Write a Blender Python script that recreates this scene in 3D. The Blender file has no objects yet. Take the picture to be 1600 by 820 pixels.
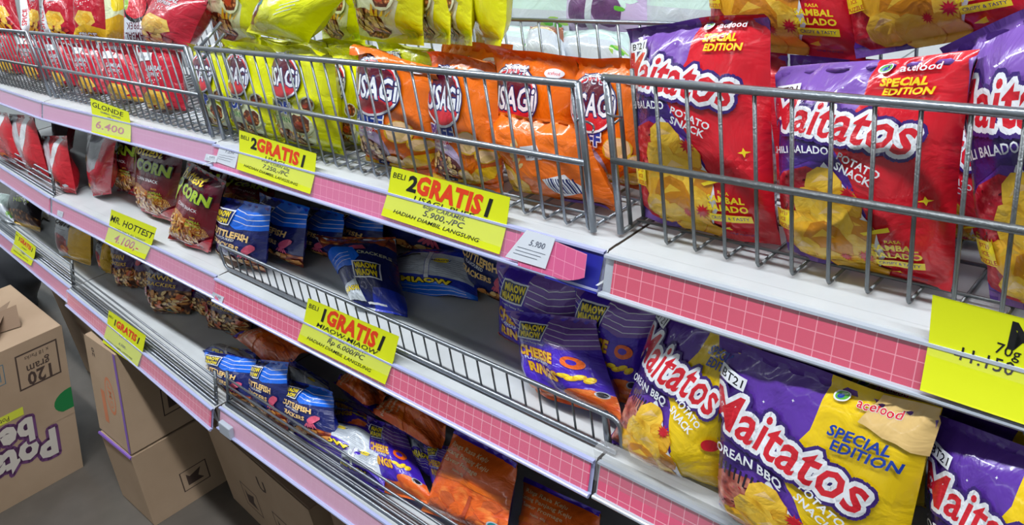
import bpy, bmesh, math, random
import numpy as np
from mathutils import Matrix, Vector
from mathutils.geometry import tessellate_polygon

# ------------------------------------------------------------------ camera, world, lights, exposure
scene = bpy.context.scene
COL = scene.collection
CAM_Z = 1.35
FPX = 1265.781161042691
CX, CY = 800.0, 360.0
M = np.array([[0.7137, 0.1946, -0.6729], [0.6865, -0.3856, 0.6165], [-0.1395, -0.9019, -0.4088]])
u_, s_, vt_ = np.linalg.svd(M); M = u_ @ vt_

cam = bpy.data.cameras.new('camera'); camo = bpy.data.objects.new('camera', cam); COL.objects.link(camo)
cam.sensor_fit = 'HORIZONTAL'; cam.sensor_width = 36.0; cam.lens = FPX * 36.0 / 1600.0
cam.shift_x = 0.0; cam.shift_y = -50.0 / 1600.0
cam.clip_start = 0.02; cam.clip_end = 60
R = Matrix(((M[0, 0], -M[0, 1], -M[0, 2]), (M[1, 0], -M[1, 1], -M[1, 2]), (M[2, 0], -M[2, 1], -M[2, 2])))
camo.matrix_world = Matrix.Translation((0, 0, CAM_Z)) @ R.to_4x4()
scene.camera = camo

w = bpy.data.worlds.new('shop_air'); scene.world = w; w.use_nodes = True
w.node_tree.nodes['Background'].inputs[0].default_value = (0.80, 0.90, 1.0, 1)
w.node_tree.nodes['Background'].inputs[1].default_value = 0.07
scene.view_settings.view_transform = 'Standard'
scene.view_settings.look = 'None'
scene.view_settings.gamma = 1.0
scene.view_settings.use_curve_mapping = False
scene.view_settings.exposure = 0.15

def area(name, loc, sx, sy, power, color=(0.93, 0.97, 1.0)):
    l = bpy.data.lights.new(name, 'AREA'); l.shape = 'RECTANGLE'; l.size = sx; l.size_y = sy
    l.energy = power; l.color = color
    o = bpy.data.objects.new(name, l); COL.objects.link(o); o.location = loc
    return o
# rows of fluorescent tubes under the ceiling, last two added as fill light: (y of the row, power)
LAMP_ROWS = [(0.18, 29), (-2.4, 2.5), (2.9, 11)]
LAMP_Z = 2.86
for ly, lp in LAMP_ROWS:
    for lx in (-5.4, -3.6, -1.8, 0.0, 1.8):
        area('tube_light', (lx, ly, LAMP_Z - 0.03), 1.5, 0.10, lp)

# ------------------------------------------------------------------ pixel -> place (frame 1600 x 820)
def ray(px, py): return M @ np.array([px - CX, py - CY, FPX])
ORI = np.array([0, 0, CAM_Z])
def at_y(px, py, y): d = ray(px, py); return ORI + d * (y / d[1])
def at_z(px, py, z): d = ray(px, py); return ORI + d * ((z - CAM_Z) / d[2])
def at(p):
    px, py, d = p
    return at_y(px, py, d) if d > 0 else at_z(px, py, -d)

# ------------------------------------------------------------------ materials
def lin(c):
    c = c / 255.0
    return c / 12.92 if c <= 0.04045 else ((c + 0.055) / 1.055) ** 2.4
def rgb(r, g, b): return (lin(r), lin(g), lin(b), 1)
MATS = {}
def newmat(name):
    m = bpy.data.materials.new(name); m.use_nodes = True
    nt = m.node_tree; b = nt.nodes['Principled BSDF']; MATS[name] = m
    return m, nt, b
def set_in(b, **k):
    for n, v in k.items():
        n = n.replace('_', ' ')
        if n in b.inputs: b.inputs[n].default_value = v
def bump(nt, b, scale, strength, dist=0.002, coord='UV', stretch=(1, 1, 1), detail=4, dist_n=1.5):
    tc = nt.nodes.new('ShaderNodeTexCoord'); mp = nt.nodes.new('ShaderNodeMapping'); mp.inputs['Scale'].default_value = stretch
    nz = nt.nodes.new('ShaderNodeTexNoise'); nz.inputs['Scale'].default_value = scale; nz.inputs['Detail'].default_value = detail
    nz.inputs['Distortion'].default_value = dist_n
    bp = nt.nodes.new('ShaderNodeBump'); bp.inputs['Strength'].default_value = strength; bp.inputs['Distance'].default_value = dist
    nt.links.new(tc.outputs[coord], mp.inputs[0]); nt.links.new(mp.outputs[0], nz.inputs['Vector'])
    nt.links.new(nz.outputs[0], bp.inputs['Height']); nt.links.new(bp.outputs[0], b.inputs['Normal'])
    return mp
def film(name, c, rough=0.26, metal=0.0, strength=0.35):
    """printed plastic film of one colour, crinkled and glossy"""
    m, nt, b = newmat(name)
    set_in(b, Base_Color=rgb(*c), Roughness=rough, Metallic=metal, Coat_Weight=0.5, Coat_Roughness=0.07)
    bump(nt, b, 5.0, strength * 1.5, 0.01, 'UV', (1.0, 0.7, 1), 4, 0.8)
    return m
def mottled(name, cols, scale, kind='voronoi', rough=0.3, stretch=(1, 1, 1), edge=None):
    """printed food picture: several colours laid out by a cell or cloud pattern"""
    m, nt, b = newmat(name)
    set_in(b, Roughness=rough, Coat_Weight=0.3, Coat_Roughness=0.12)
    mp = bump(nt, b, 5.0, 0.3, 0.01)
    tc = nt.nodes.new('ShaderNodeTexCoord'); m2 = nt.nodes.new('ShaderNodeMapping'); m2.inputs['Scale'].default_value = stretch
    nt.links.new(tc.outputs['UV'], m2.inputs[0])
    if kind == 'voronoi':
        t = nt.nodes.new('ShaderNodeTexVoronoi'); t.inputs['Scale'].default_value = scale
        t.feature = 'F1'; out = t.outputs['Distance']
        nt.links.new(m2.outputs[0], t.inputs['Vector'])
        n2 = nt.nodes.new('ShaderNodeTexNoise'); n2.inputs['Scale'].default_value = scale * 1.5; n2.inputs['Detail'].default_value = 3
        nt.links.new(m2.outputs[0], n2.inputs['Vector'])
        mt = nt.nodes.new('ShaderNodeMath'); mt.operation = 'MULTIPLY_ADD'; mt.inputs[1].default_value = 0.5
        nt.links.new(n2.outputs[0], mt.inputs[0]); nt.links.new(out, mt.inputs[2]); out = mt.outputs[0]
    elif kind == 'wave':
        t = nt.nodes.new('ShaderNodeTexWave'); t.inputs['Scale'].default_value = scale; t.inputs['Distortion'].default_value = 9
        t.inputs['Detail'].default_value = 2; t.inputs['Detail Scale'].default_value = 1.2
        nt.links.new(m2.outputs[0], t.inputs['Vector']); out = t.outputs['Fac']
    else:
        t = nt.nodes.new('ShaderNodeTexNoise'); t.inputs['Scale'].default_value = scale; t.inputs['Detail'].default_value = 5
        nt.links.new(m2.outputs[0], t.inputs['Vector']); out = t.outputs[0]
    r = nt.nodes.new('ShaderNodeValToRGB'); cr = r.color_ramp
    pos = np.linspace(0.25, 0.8, len(cols)) if kind != 'wave' else np.linspace(0.05, 0.9, len(cols))
    while len(cr.elements) < len(cols): cr.elements.new(0.5)
    for e, p, c in zip(cr.elements, pos, cols): e.position = p; e.color = rgb(*c)
    nt.links.new(out, r.inputs[0]); nt.links.new(r.outputs[0], b.inputs['Base Color'])
    return m
def plain(name, c, rough=0.5, metal=0.0, nscale=None, nstr=0.1, coord='Object', spec=0.5, vary=0.0):
    m, nt, b = newmat(name)
    set_in(b, Base_Color=rgb(*c), Roughness=rough, Metallic=metal)
    if nscale: bump(nt, b, nscale, nstr, 0.002, coord)
    if vary:
        tc = nt.nodes.new('ShaderNodeTexCoord'); nz = nt.nodes.new('ShaderNodeTexNoise'); nz.inputs['Scale'].default_value = 14; nz.inputs['Detail'].default_value = 6
        nt.links.new(tc.outputs['Object'], nz.inputs['Vector'])
        r = nt.nodes.new('ShaderNodeValToRGB'); r.color_ramp.elements[0].position = 0.3; r.color_ramp.elements[1].position = 0.7
        k = 1 - vary
        r.color_ramp.elements[0].color = rgb(c[0] * k, c[1] * k, c[2] * k); r.color_ramp.elements[1].color = rgb(*c)
        nt.links.new(nz.outputs[0], r.inputs[0]); nt.links.new(r.outputs[0], b.inputs['Base Color'])
    return m

FC = dict(purple=(92, 52, 158), violet=(128, 88, 178), deep=(58, 32, 112), red=(212, 28, 44), ired=(205, 30, 45), yellow=(238, 200, 20), lemon=(226, 230, 6), lemon2=(196, 214, 10),
          cream=(226, 232, 190), white=(232, 234, 240), navy=(26, 36, 104), orange=(240, 112, 14), orange2=(234, 100, 26), maroon=(128, 20, 40), crimson=(190, 22, 48),
          blue=(20, 110, 236), royal=(34, 56, 184), indigo=(72, 38, 186), black=(14, 14, 20), green=(40, 140, 60), leaf=(90, 170, 60), lime=(170, 200, 40), pink=(220, 90, 120), hot=(206, 40, 76),
          gold=(226, 176, 30), lilac=(196, 176, 214), sky=(110, 180, 225), teal=(30, 120, 130), tan=(222, 186, 120), peach=(240, 200, 150), silver=(176, 180, 188), dpurple=(60, 24, 84),
          gblue=(24, 60, 160), yel2=(250, 222, 40), wine=(92, 16, 40), mint=(200, 225, 220), cuke=(150, 190, 90), brick=(190, 72, 36), char=(40, 34, 44), panel=(196, 204, 214))
for k_, c_ in FC.items(): film('film_' + k_, c_)
film('film_backsilver', (150, 152, 158), 0.3)
for k_, c_ in dict(chipa=(246, 198, 62), chipb=(240, 180, 44), chipc=(216, 140, 26), chipedge=(176, 104, 22), crisp=(224, 150, 70), crispd=(150, 78, 34), crispl=(248, 206, 130), crispr=(206, 92, 40)).items(): film('film_' + k_, c_)
mottled('food_chips', [(200, 130, 20), (238, 186, 46), (246, 206, 80), (236, 176, 40)], 9, 'noise')
mottled('food_chips_dark', [(190, 100, 14), (226, 150, 30), (240, 180, 50)], 8, 'noise')
mottled('food_balado', [(110, 10, 26), (186, 20, 40), (206, 40, 60), (236, 120, 120), (240, 220, 215)], 16, 'noise')
mottled('food_bbq', [(70, 24, 24), (160, 70, 60), (214, 140, 120), (236, 206, 190)], 11, 'noise')
mottled('food_popcorn', [(244, 214, 160), (214, 150, 86), (170, 92, 44), (96, 44, 24)], 22)
mottled('food_cereal', [(240, 214, 176), (200, 140, 100), (150, 84, 70), (110, 60, 70)], 16)
mottled('food_corn', [(244, 196, 116), (226, 152, 66), (186, 96, 36), (120, 44, 24)], 12, 'wave', stretch=(1, 1.6, 1))
mottled('food_twist', [(236, 190, 120), (206, 144, 76), (150, 88, 46), (74, 40, 30)], 15, stretch=(1, 0.6, 1))
mottled('food_prawn', [(250, 206, 130), (230, 160, 70), (196, 90, 34), (120, 36, 22)], 9)
mottled('food_ring', [(250, 150, 70), (232, 100, 34), (200, 60, 20)], 9, 'noise')
mottled('food_potato', [(216, 160, 40), (240, 200, 90), (250, 220, 120)], 10, 'noise')
mottled('food_tomato', [(230, 90, 50), (200, 40, 50), (130, 20, 40)], 8)
mottled('food_egg', [(120, 80, 130), (90, 50, 100), (60, 30, 76)], 4, 'noise')

plain('shelf_white', (200, 204, 207), 0.38, 0, 60, 0.05, vary=0.06)
plain('shelf_edge', (214, 222, 232), 0.3)
plain('holder_plastic', (176, 182, 222), 0.22)
plain('holder_blue', (40, 44, 150), 0.3)
plain('wire_zinc', (150, 156, 164), 0.32, 0.85, 90, 0.25)
plain('wire_dull', (120, 124, 126), 0.42, 0.8, 120, 0.4)
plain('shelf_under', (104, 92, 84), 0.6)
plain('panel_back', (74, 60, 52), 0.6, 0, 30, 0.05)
plain('upright_grey', (196, 200, 204), 0.4)
plain('paper_yellow', (226, 234, 12), 0.55, 0, 40, 0.1)
plain('paper_white', (224, 230, 240), 0.5)
plain('ink_black', (18, 18, 20), 0.5)
plain('ink_red', (232, 62, 20), 0.5)
plain('ink_pink', (200, 96, 110), 0.5)
plain('ink_grey', (90, 96, 116), 0.6)
plain('floor_tile', (96, 90, 84), 0.25, 0, 8, 0.03, vary=0.08)
plain('wall_paint', (214, 220, 222), 0.7)
plain('ceiling_paint', (222, 226, 228), 0.8)
plain('lamp_case', (235, 238, 240), 0.4)
plain('ink_brown', (70, 52, 44), 0.7)
plain('ink_purple', (108, 62, 110), 0.6)
plain('ink_orange', (196, 120, 84), 0.7)
plain('tape_purple', (120, 84, 170), 0.35)
plain('ink_teal', (60, 110, 130), 0.6)
plain('leaf_print', (20, 120, 60), 0.6)
plain('print_white', (205, 196, 186), 0.7)
plain('print_yellow', (206, 210, 60), 0.6)
plain('dark_sack', (40, 42, 48), 0.6, 0, 12, 0.4)
plain('clear_white', (176, 184, 196), 0.2)
def cardboard(name, c):
    m, nt, b = newmat(name); set_in(b, Roughness=0.8)
    tc = nt.nodes.new('ShaderNodeTexCoord'); nz = nt.nodes.new('ShaderNodeTexNoise'); nz.inputs['Scale'].default_value = 5; nz.inputs['Detail'].default_value = 6
    nt.links.new(tc.outputs['Object'], nz.inputs['Vector'])
    r = nt.nodes.new('ShaderNodeValToRGB'); r.color_ramp.elements[0].position = 0.35; r.color_ramp.elements[1].position = 0.65
    r.color_ramp.elements[0].color = rgb(c[0] * .93, c[1] * .92, c[2] * .9); r.color_ramp.elements[1].color = rgb(*c)
    nt.links.new(nz.outputs[0], r.inputs[0]); nt.links.new(r.outputs[0], b.inputs['Base Color'])
    wv = nt.nodes.new('ShaderNodeTexWave'); wv.inputs['Scale'].default_value = 60; wv.bands_direction = 'Z'
    bp = nt.nodes.new('ShaderNodeBump'); bp.inputs['Strength'].default_value = 0.06
    nt.links.new(tc.outputs['Object'], wv.inputs['Vector']); nt.links.new(wv.outputs[0], bp.inputs['Height']); nt.links.new(bp.outputs[0], b.inputs['Normal'])
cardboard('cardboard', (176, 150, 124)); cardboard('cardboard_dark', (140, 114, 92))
def gridpaper(name, c, line, cell=0.0165):
    """pink price rail paper printed with a thin light grid, laid out in metres in the UV map"""
    m, nt, b = newmat(name); set_in(b, Roughness=0.35, Coat_Weight=0.6, Coat_Roughness=0.1)
    tc = nt.nodes.new('ShaderNodeTexCoord'); sp = nt.nodes.new('ShaderNodeSeparateXYZ'); nt.links.new(tc.outputs['UV'], sp.inputs[0])
    outs = []
    for i in range(2):
        d = nt.nodes.new('ShaderNodeMath'); d.operation = 'DIVIDE'; d.inputs[1].default_value = cell; nt.links.new(sp.outputs[i], d.inputs[0])
        fr = nt.nodes.new('ShaderNodeMath'); fr.operation = 'FRACT'; nt.links.new(d.outputs[0], fr.inputs[0])
        lt = nt.nodes.new('ShaderNodeMath'); lt.operation = 'LESS_THAN'; lt.inputs[1].default_value = 0.055; nt.links.new(fr.outputs[0], lt.inputs[0]); outs.append(lt)
    mx = nt.nodes.new('ShaderNodeMath'); mx.operation = 'MAXIMUM'; nt.links.new(outs[0].outputs[0], mx.inputs[0]); nt.links.new(outs[1].outputs[0], mx.inputs[1])
    mc = nt.nodes.new('ShaderNodeMix'); mc.data_type = 'RGBA'; nt.links.new(mx.outputs[0], mc.inputs['Factor'])
    mc.inputs[6].default_value = rgb(*c); mc.inputs[7].default_value = rgb(*line)
    nt.links.new(mc.outputs[2], b.inputs['Base Color'])
gridpaper('rail_pink', (234, 78, 122), (255, 186, 200))
gridpaper('rail_red', (216, 70, 102), (240, 150, 168))
gridpaper('rail_rose', (228, 100, 150), (244, 150, 184))
gridpaper('rail_lilac', (222, 140, 184), (228, 160, 196))  # paler, lilac-tinged paper with a low-contrast grid
gridpaper('rail_pale', (226, 166, 194), (230, 176, 202))
def clear(name, tint, fac):
    m = bpy.data.materials.new(name); m.use_nodes = True; nt = m.node_tree; nt.nodes.remove(nt.nodes['Principled BSDF'])
    out = nt.nodes['Material Output']; tr = nt.nodes.new('ShaderNodeBsdfTransparent'); pb = nt.nodes.new('ShaderNodeBsdfPrincipled')
    pb.inputs['Base Color'].default_value = tint; pb.inputs['Roughness'].default_value = 0.18
    mx = nt.nodes.new('ShaderNodeMixShader'); mx.inputs[0].default_value = fac
    nt.links.new(tr.outputs[0], mx.inputs[1]); nt.links.new(pb.outputs[0], mx.inputs[2]); nt.links.new(mx.outputs[0], out.inputs[0]); MATS[name] = m
clear('clear_cover', (0.85, 0.88, 0.97, 1), 0.10)
clear('clear_cover_left', (0.8, 0.85, 0.95, 1), 0.22)
clear('clear_cover_right', (0.9, 0.8, 0.85, 1), 0.06)
clear('clear_wrap', (0.8, 0.82, 0.85, 1), 0.22)
def emis(name, c, s):
    m, nt, b = newmat(name); set_in(b, Base_Color=(0.9, 0.9, 0.9, 1), Emission_Color=c, Emission_Strength=s)
emis('tube_glow', (0.93, 0.97, 1.0, 1), 6.0)

# ------------------------------------------------------------------ mesh builders
class MB:
    def __init__(s): s.v = []; s.f = []; s.m = []; s.uv = []
    def add(s, vs, fs, m=0, uvs=None):
        n = len(s.v); s.v += [tuple(map(float, p)) for p in vs]; s.f += [tuple(i + n for i in f) for f in fs]; s.m += [m] * len(fs)
        s.uv += list(uvs) if uvs is not None else [(p[0], p[2]) for p in vs]
        return s
    def quad(s, a, b, c, d, m=0, uvs=None): return s.add([a, b, c, d], [(0, 1, 2, 3)], m, uvs)
    def box(s, x0, x1, y0, y1, z0, z1, m=0, bev=0.0):
        vs = [(x, y, z) for x in (x0, x1) for y in (y0, y1) for z in (z0, z1)]
        return s.add(vs, [(0, 1, 3, 2), (4, 6, 7, 5), (0, 4, 5, 1), (2, 3, 7, 6), (0, 2, 6, 4), (1, 5, 7, 3)], m)
    def hexa(s, bot, top, m=0):
        return s.add(list(bot) + list(top), [(3, 2, 1, 0), (4, 5, 6, 7), (0, 1, 5, 4), (1, 2, 6, 5), (2, 3, 7, 6), (3, 0, 4, 7)], m)
    def tube(s, pts, r, n=8, m=0, cap=True):
        pts = [np.array(p, float) for p in pts]; k = len(pts); rings = []
        up = None
        for i, p in enumerate(pts):
            a = pts[max(i - 1, 0)]; b = pts[min(i + 1, k - 1)]; t = (b - a); t /= np.linalg.norm(t) + 1e-12
            if up is None:
                up = np.array([0, 0, 1.]) if abs(t[2]) < .9 else np.array([1., 0, 0])
            e1 = np.cross(t, up); e1 /= np.linalg.norm(e1) + 1e-12; e2 = np.cross(t, e1); up = -e2 if False else up
            if abs(t @ up) > .95: up = e1
            rings.append([p + r * (math.cos(2 * math.pi * j / n) * e1 + math.sin(2 * math.pi * j / n) * e2) for j in range(n)])
        # keep rings aligned
        out = [rings[0]]
        for rg in rings[1:]:
            best = min(range(n), key=lambda q: np.linalg.norm(rg[q] - out[-1][0] - (np.mean(rg, 0) - np.mean(out[-1], 0))))
            a1 = rg[best:] + rg[:best]; a2 = [a1[0]] + a1[1:][::-1]
            d1 = sum(np.linalg.norm(x - y) for x, y in zip(a1, out[-1])); d2 = sum(np.linalg.norm(x - y) for x, y in zip(a2, out[-1]))
            out.append(a1 if d1 <= d2 else a2)
        vs = [v for rg in out for v in rg]; fs = []
        for i in range(k - 1):
            for j in range(n):
                j2 = (j + 1) % n; fs.append((i * n + j, i * n + j2, (i + 1) * n + j2, (i + 1) * n + j))
        if cap: fs += [tuple(range(n - 1, -1, -1)), tuple((k - 1) * n + j for j in range(n))]
        return s.add(vs, fs, m)
    def build(s, name, mats, parent=None, smooth=False, loc=None, bevel=0.0):
        if isinstance(mats, str): mats = [mats]
        me = bpy.data.meshes.new(name); l = np.array(loc if loc is not None else (0, 0, 0), float)
        me.from_pydata([tuple(np.array(v) - l) for v in s.v], [], s.f)
        for mt in mats: me.materials.append(MATS[mt])
        me.polygons.foreach_set('material_index', s.m)
        ul = me.uv_layers.new(name='UVMap'); li = np.zeros(len(me.loops), int); me.loops.foreach_get('vertex_index', li)
        ul.data.foreach_set('uv', np.array(s.uv, float)[li].ravel())
        if smooth: me.polygons.foreach_set('use_smooth', [True] * len(me.polygons))
        me.update()
        bm = bmesh.new(); bm.from_mesh(me); bmesh.ops.recalc_face_normals(bm, faces=bm.faces); bm.to_mesh(me); bm.free()
        o = bpy.data.objects.new(name, me); COL.objects.link(o); o.location = l
        if parent is not None:
            o.parent = parent
            o.location = Vector(l) - Vector(wloc(parent))
        if bevel:
            md = o.modifiers.new('soft_edges', 'BEVEL'); md.width = bevel; md.segments = 2; md.limit_method = 'ANGLE'
        return o
def wloc(o):
    p = Vector(o.location)
    while o.parent: o = o.parent; p += Vector(o.location)
    return p
def tag(o, label=None, cat=None, group=None, kind=None):
    if label: o['label'] = label
    if cat: o['category'] = cat
    if group: o['group'] = group
    if kind: o['kind'] = kind
    return o
def empty(name, loc, label, cat, group=None):
    o = bpy.data.objects.new(name, None); COL.objects.link(o); o.location = loc; o.empty_display_size = 0.05
    return tag(o, label, cat, group)

# ------------------------------------------------------------------ flat artwork, cut to the grid of the film it is printed on
TXT = {}
def text2d(s, off, shear=0.0, res=2):
    key = (s, off, shear)
    if key in TXT: return TXT[key]
    cu = bpy.data.curves.new('t', 'FONT'); cu.body = s; cu.size = 1.0; cu.offset = off; cu.shear = shear; cu.resolution_u = res
    cu.align_x = 'CENTER'; cu.align_y = 'CENTER'; cu.space_character = 1.0 + off * 1.6
    o = bpy.data.objects.new('t', cu); COL.objects.link(o)
    dg = bpy.context.evaluated_depsgraph_get(); dg.update()
    me = bpy.data.meshes.new_from_object(o.evaluated_get(dg), depsgraph=dg)
    vs = np.array([v.co[:2] for v in me.vertices]) if len(me.vertices) else np.zeros((0, 2))
    fs = [tuple(p.vertices) for p in me.polygons]
    bpy.data.objects.remove(o); bpy.data.curves.remove(cu); bpy.data.meshes.remove(me)
    if len(vs): vs = vs - (vs.max(0) + vs.min(0)) / 2
    TXT[key] = (vs, fs); return TXT[key]

class Art:
    def __init__(s, h, base, back='film_backsilver', nu=14, nv=18, sv=0.045):
        s.h = h; s.nu = nu; s.nv = nv; s.sv = sv; s.items = []; s.mats = [base, back]; s.cut = None; s.L = 0
        s.us = np.linspace(0, 1, nu + 1)
        s.vs = np.concatenate([[0, sv / 2], np.linspace(sv, 1 - sv, nv - 3), [1 - sv / 2, 1]])
    def mi(s, m):
        m = m if m in MATS else 'film_' + m
        if m not in s.mats: s.mats.append(m)
        return s.mats.index(m)
    def lay(s, n=1): s.L += n; return s
    def faces(s, m, vs, fs, L=None): s.items.append((s.mi(m), s.L if L is None else L, np.array(vs, float).reshape(-1, 2), fs)); return s
    def poly(s, m, pts):
        s.lay(); tri = tessellate_polygon([[Vector((p[0], p[1], 0)) for p in pts]])
        return s.faces(m, pts, [tuple(t) for t in tri])
    def rect(s, m, x0, y0, x1, y1, rot=0.0):
        cx, cy = (x0 + x1) / 2, (y0 + y1) / 2; c, q = math.cos(rot), math.sin(rot)
        pts = [(cx + (x - cx) * c - (y - cy) * q, cy + (x - cx) * q + (y - cy) * c) for x, y in ((x0, y0), (x1, y0), (x1, y1), (x0, y1))]
        s.lay(); return s.faces(m, pts, [(0, 1, 2, 3)])
    def ell(s, m, cx, cy, rx, ry=None, rot=0.0, n=20, wob=0.0, seed=1):
        ry = ry or rx; rnd = random.Random(seed); c, q = math.cos(rot), math.sin(rot); pts = []
        for i in range(n):
            a = 2 * math.pi * i / n; k = 1 + rnd.uniform(-wob, wob); x, y = rx * k * math.cos(a), ry * k * math.sin(a)
            pts.append((cx + x * c - y * q, cy + x * q + y * c))
        s.lay(); return s.faces(m, pts, [tuple(range(n))])
    def star(s, m, cx, cy, r, n=5, inner=0.42, rot=0.3):
        pts = []
        for i in range(2 * n):
            a = rot + math.pi * i / n; rr = r if i % 2 == 0 else r * inner; pts.append((cx + rr * math.cos(a), cy + rr * math.sin(a)))
        return s.poly(m, pts)
    def text(s, m, t, x, y, size, rot=0.0, bold=0.02, xs=1.0, shear=0.0, outline=None, ow=0.06, arc=0.0, outline2=None, ow2=0.1, font_shear=0.0):
        vs, fs = text2d(t, bold, font_shear)
        if not len(vs): return s
        c, q = math.cos(rot), math.sin(rot)
        def mp(v):
            v = np.array(v, float).copy(); v[:, 0] *= xs; v[:, 0] += shear * v[:, 1]; v[:, 1] += arc * v[:, 0] ** 2
            v = v * size; return np.stack([x + v[:, 0] * c - v[:, 1] * q, y + v[:, 0] * q + v[:, 1] * c], 1)
        for ocol, wd in ((outline2, ow2), (outline, ow)):
            if not ocol: continue
            cnt = {}
            for f in fs:
                for i in range(len(f)):
                    e = (f[i], f[(i + 1) % len(f)]); k = (min(e), max(e)); cnt[k] = cnt.get(k, 0) + 1
            ov, of = [], []
            seen = set()
            for (a, b), nn in cnt.items():
                if nn != 1: continue
                pa, pb = vs[a], vs[b]; d = pb - pa; ln = np.linalg.norm(d)
                if ln < 1e-6: continue
                nrm = np.array([-d[1], d[0]]) / ln * wd; k = len(ov)
                ov += [pa - nrm, pb - nrm, pb + nrm, pa + nrm]; of.append((k, k + 1, k + 2, k + 3))
                for vi in (a, b):
                    if vi in seen: continue
                    seen.add(vi); k = len(ov)
                    ov += [vs[vi] + wd * np.array([math.cos(math.pi * j / 3), math.sin(math.pi * j / 3)]) for j in range(6)]; of.append(tuple(range(k, k + 6)))
            s.lay(); s.faces(ocol, mp(np.array(ov)), of); s.faces(ocol, mp(vs), fs)
        s.lay(); return s.faces(m, mp(vs), fs)
    def prepare(s):
        if s.cut is not None: return s.cut
        bm = bmesh.new(); h = s.h
        for mi, L, vs, fs in s.items:
            if len(vs) == 0: continue
            bv = [bm.verts.new((p[0], p[1], L)) for p in vs]
            for f in fs:
                a = 0
                for i in range(len(f)):
                    p, q = vs[f[i]], vs[f[(i + 1) % len(f)]]; a += p[0] * q[1] - q[0] * p[1]
                if abs(a) < 1e-9: continue
                try: fc = bm.faces.new([bv[i] for i in (f if a > 0 else f[::-1])]); fc.material_index = mi
                except ValueError: pass
        def bis(co, no, co_in=False):
            g = bm.verts[:] + bm.edges[:] + bm.faces[:]
            bmesh.ops.bisect_plane(bm, geom=g, dist=1e-7, plane_co=co, plane_no=no, clear_outer=co_in)
        bis((1, 0, 0), (1, 0, 0), True); bis((0, 0, 0), (-1, 0, 0), True); bis((0, h, 0), (0, 1, 0), True); bis((0, 0, 0), (0, -1, 0), True)
        for u in s.us[1:-1]: bis((u, 0, 0), (1, 0, 0))
        for v in s.vs[1:-1]: bis((0, v * h, 0), (0, 1, 0))
        ui = np.arange(len(s.us)); vi = np.arange(len(s.vs)); hv = s.vs * h
        for v in bm.verts: v.co.x = np.interp(v.co.x, s.us, ui); v.co.y = np.interp(v.co.y, hv, vi)
        for k in range(-(len(s.vs) - 2), len(s.us) - 1): bis((k, 0, 0), (1, -1, 0))
        bm.verts.index_update()
        V = np.array([v.co[:] for v in bm.verts]).reshape(-1, 3)
        F = [tuple(v.index for v in f.verts) for f in bm.faces]; MI = [f.material_index for f in bm.faces]
        bm.free()
        s.cut = (V, F, MI); return s.cut

def hsh(ix, iy, seed):
    n = (ix.astype(np.int64) * 374761393 + iy.astype(np.int64) * 668265263 + seed * 974634777) & 0x7fffffff
    n = ((n ^ (n >> 13)) * 1274126177) & 0x7fffffff
    return ((n ^ (n >> 16)) & 0xffff) / 65535.0
def vnoise(x, y, seed):
    ix, iy = np.floor(x), np.floor(y); fx, fy = x - ix, y - iy; fx = fx * fx * (3 - 2 * fx); fy = fy * fy * (3 - 2 * fy)
    a = hsh(ix, iy, seed); b = hsh(ix + 1, iy, seed); c = hsh(ix, iy + 1, seed); d = hsh(ix + 1, iy + 1, seed)
    return (a * (1 - fx) + b * fx) * (1 - fy) + (c * (1 - fx) + d * fx) * fy - 0.5

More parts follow.
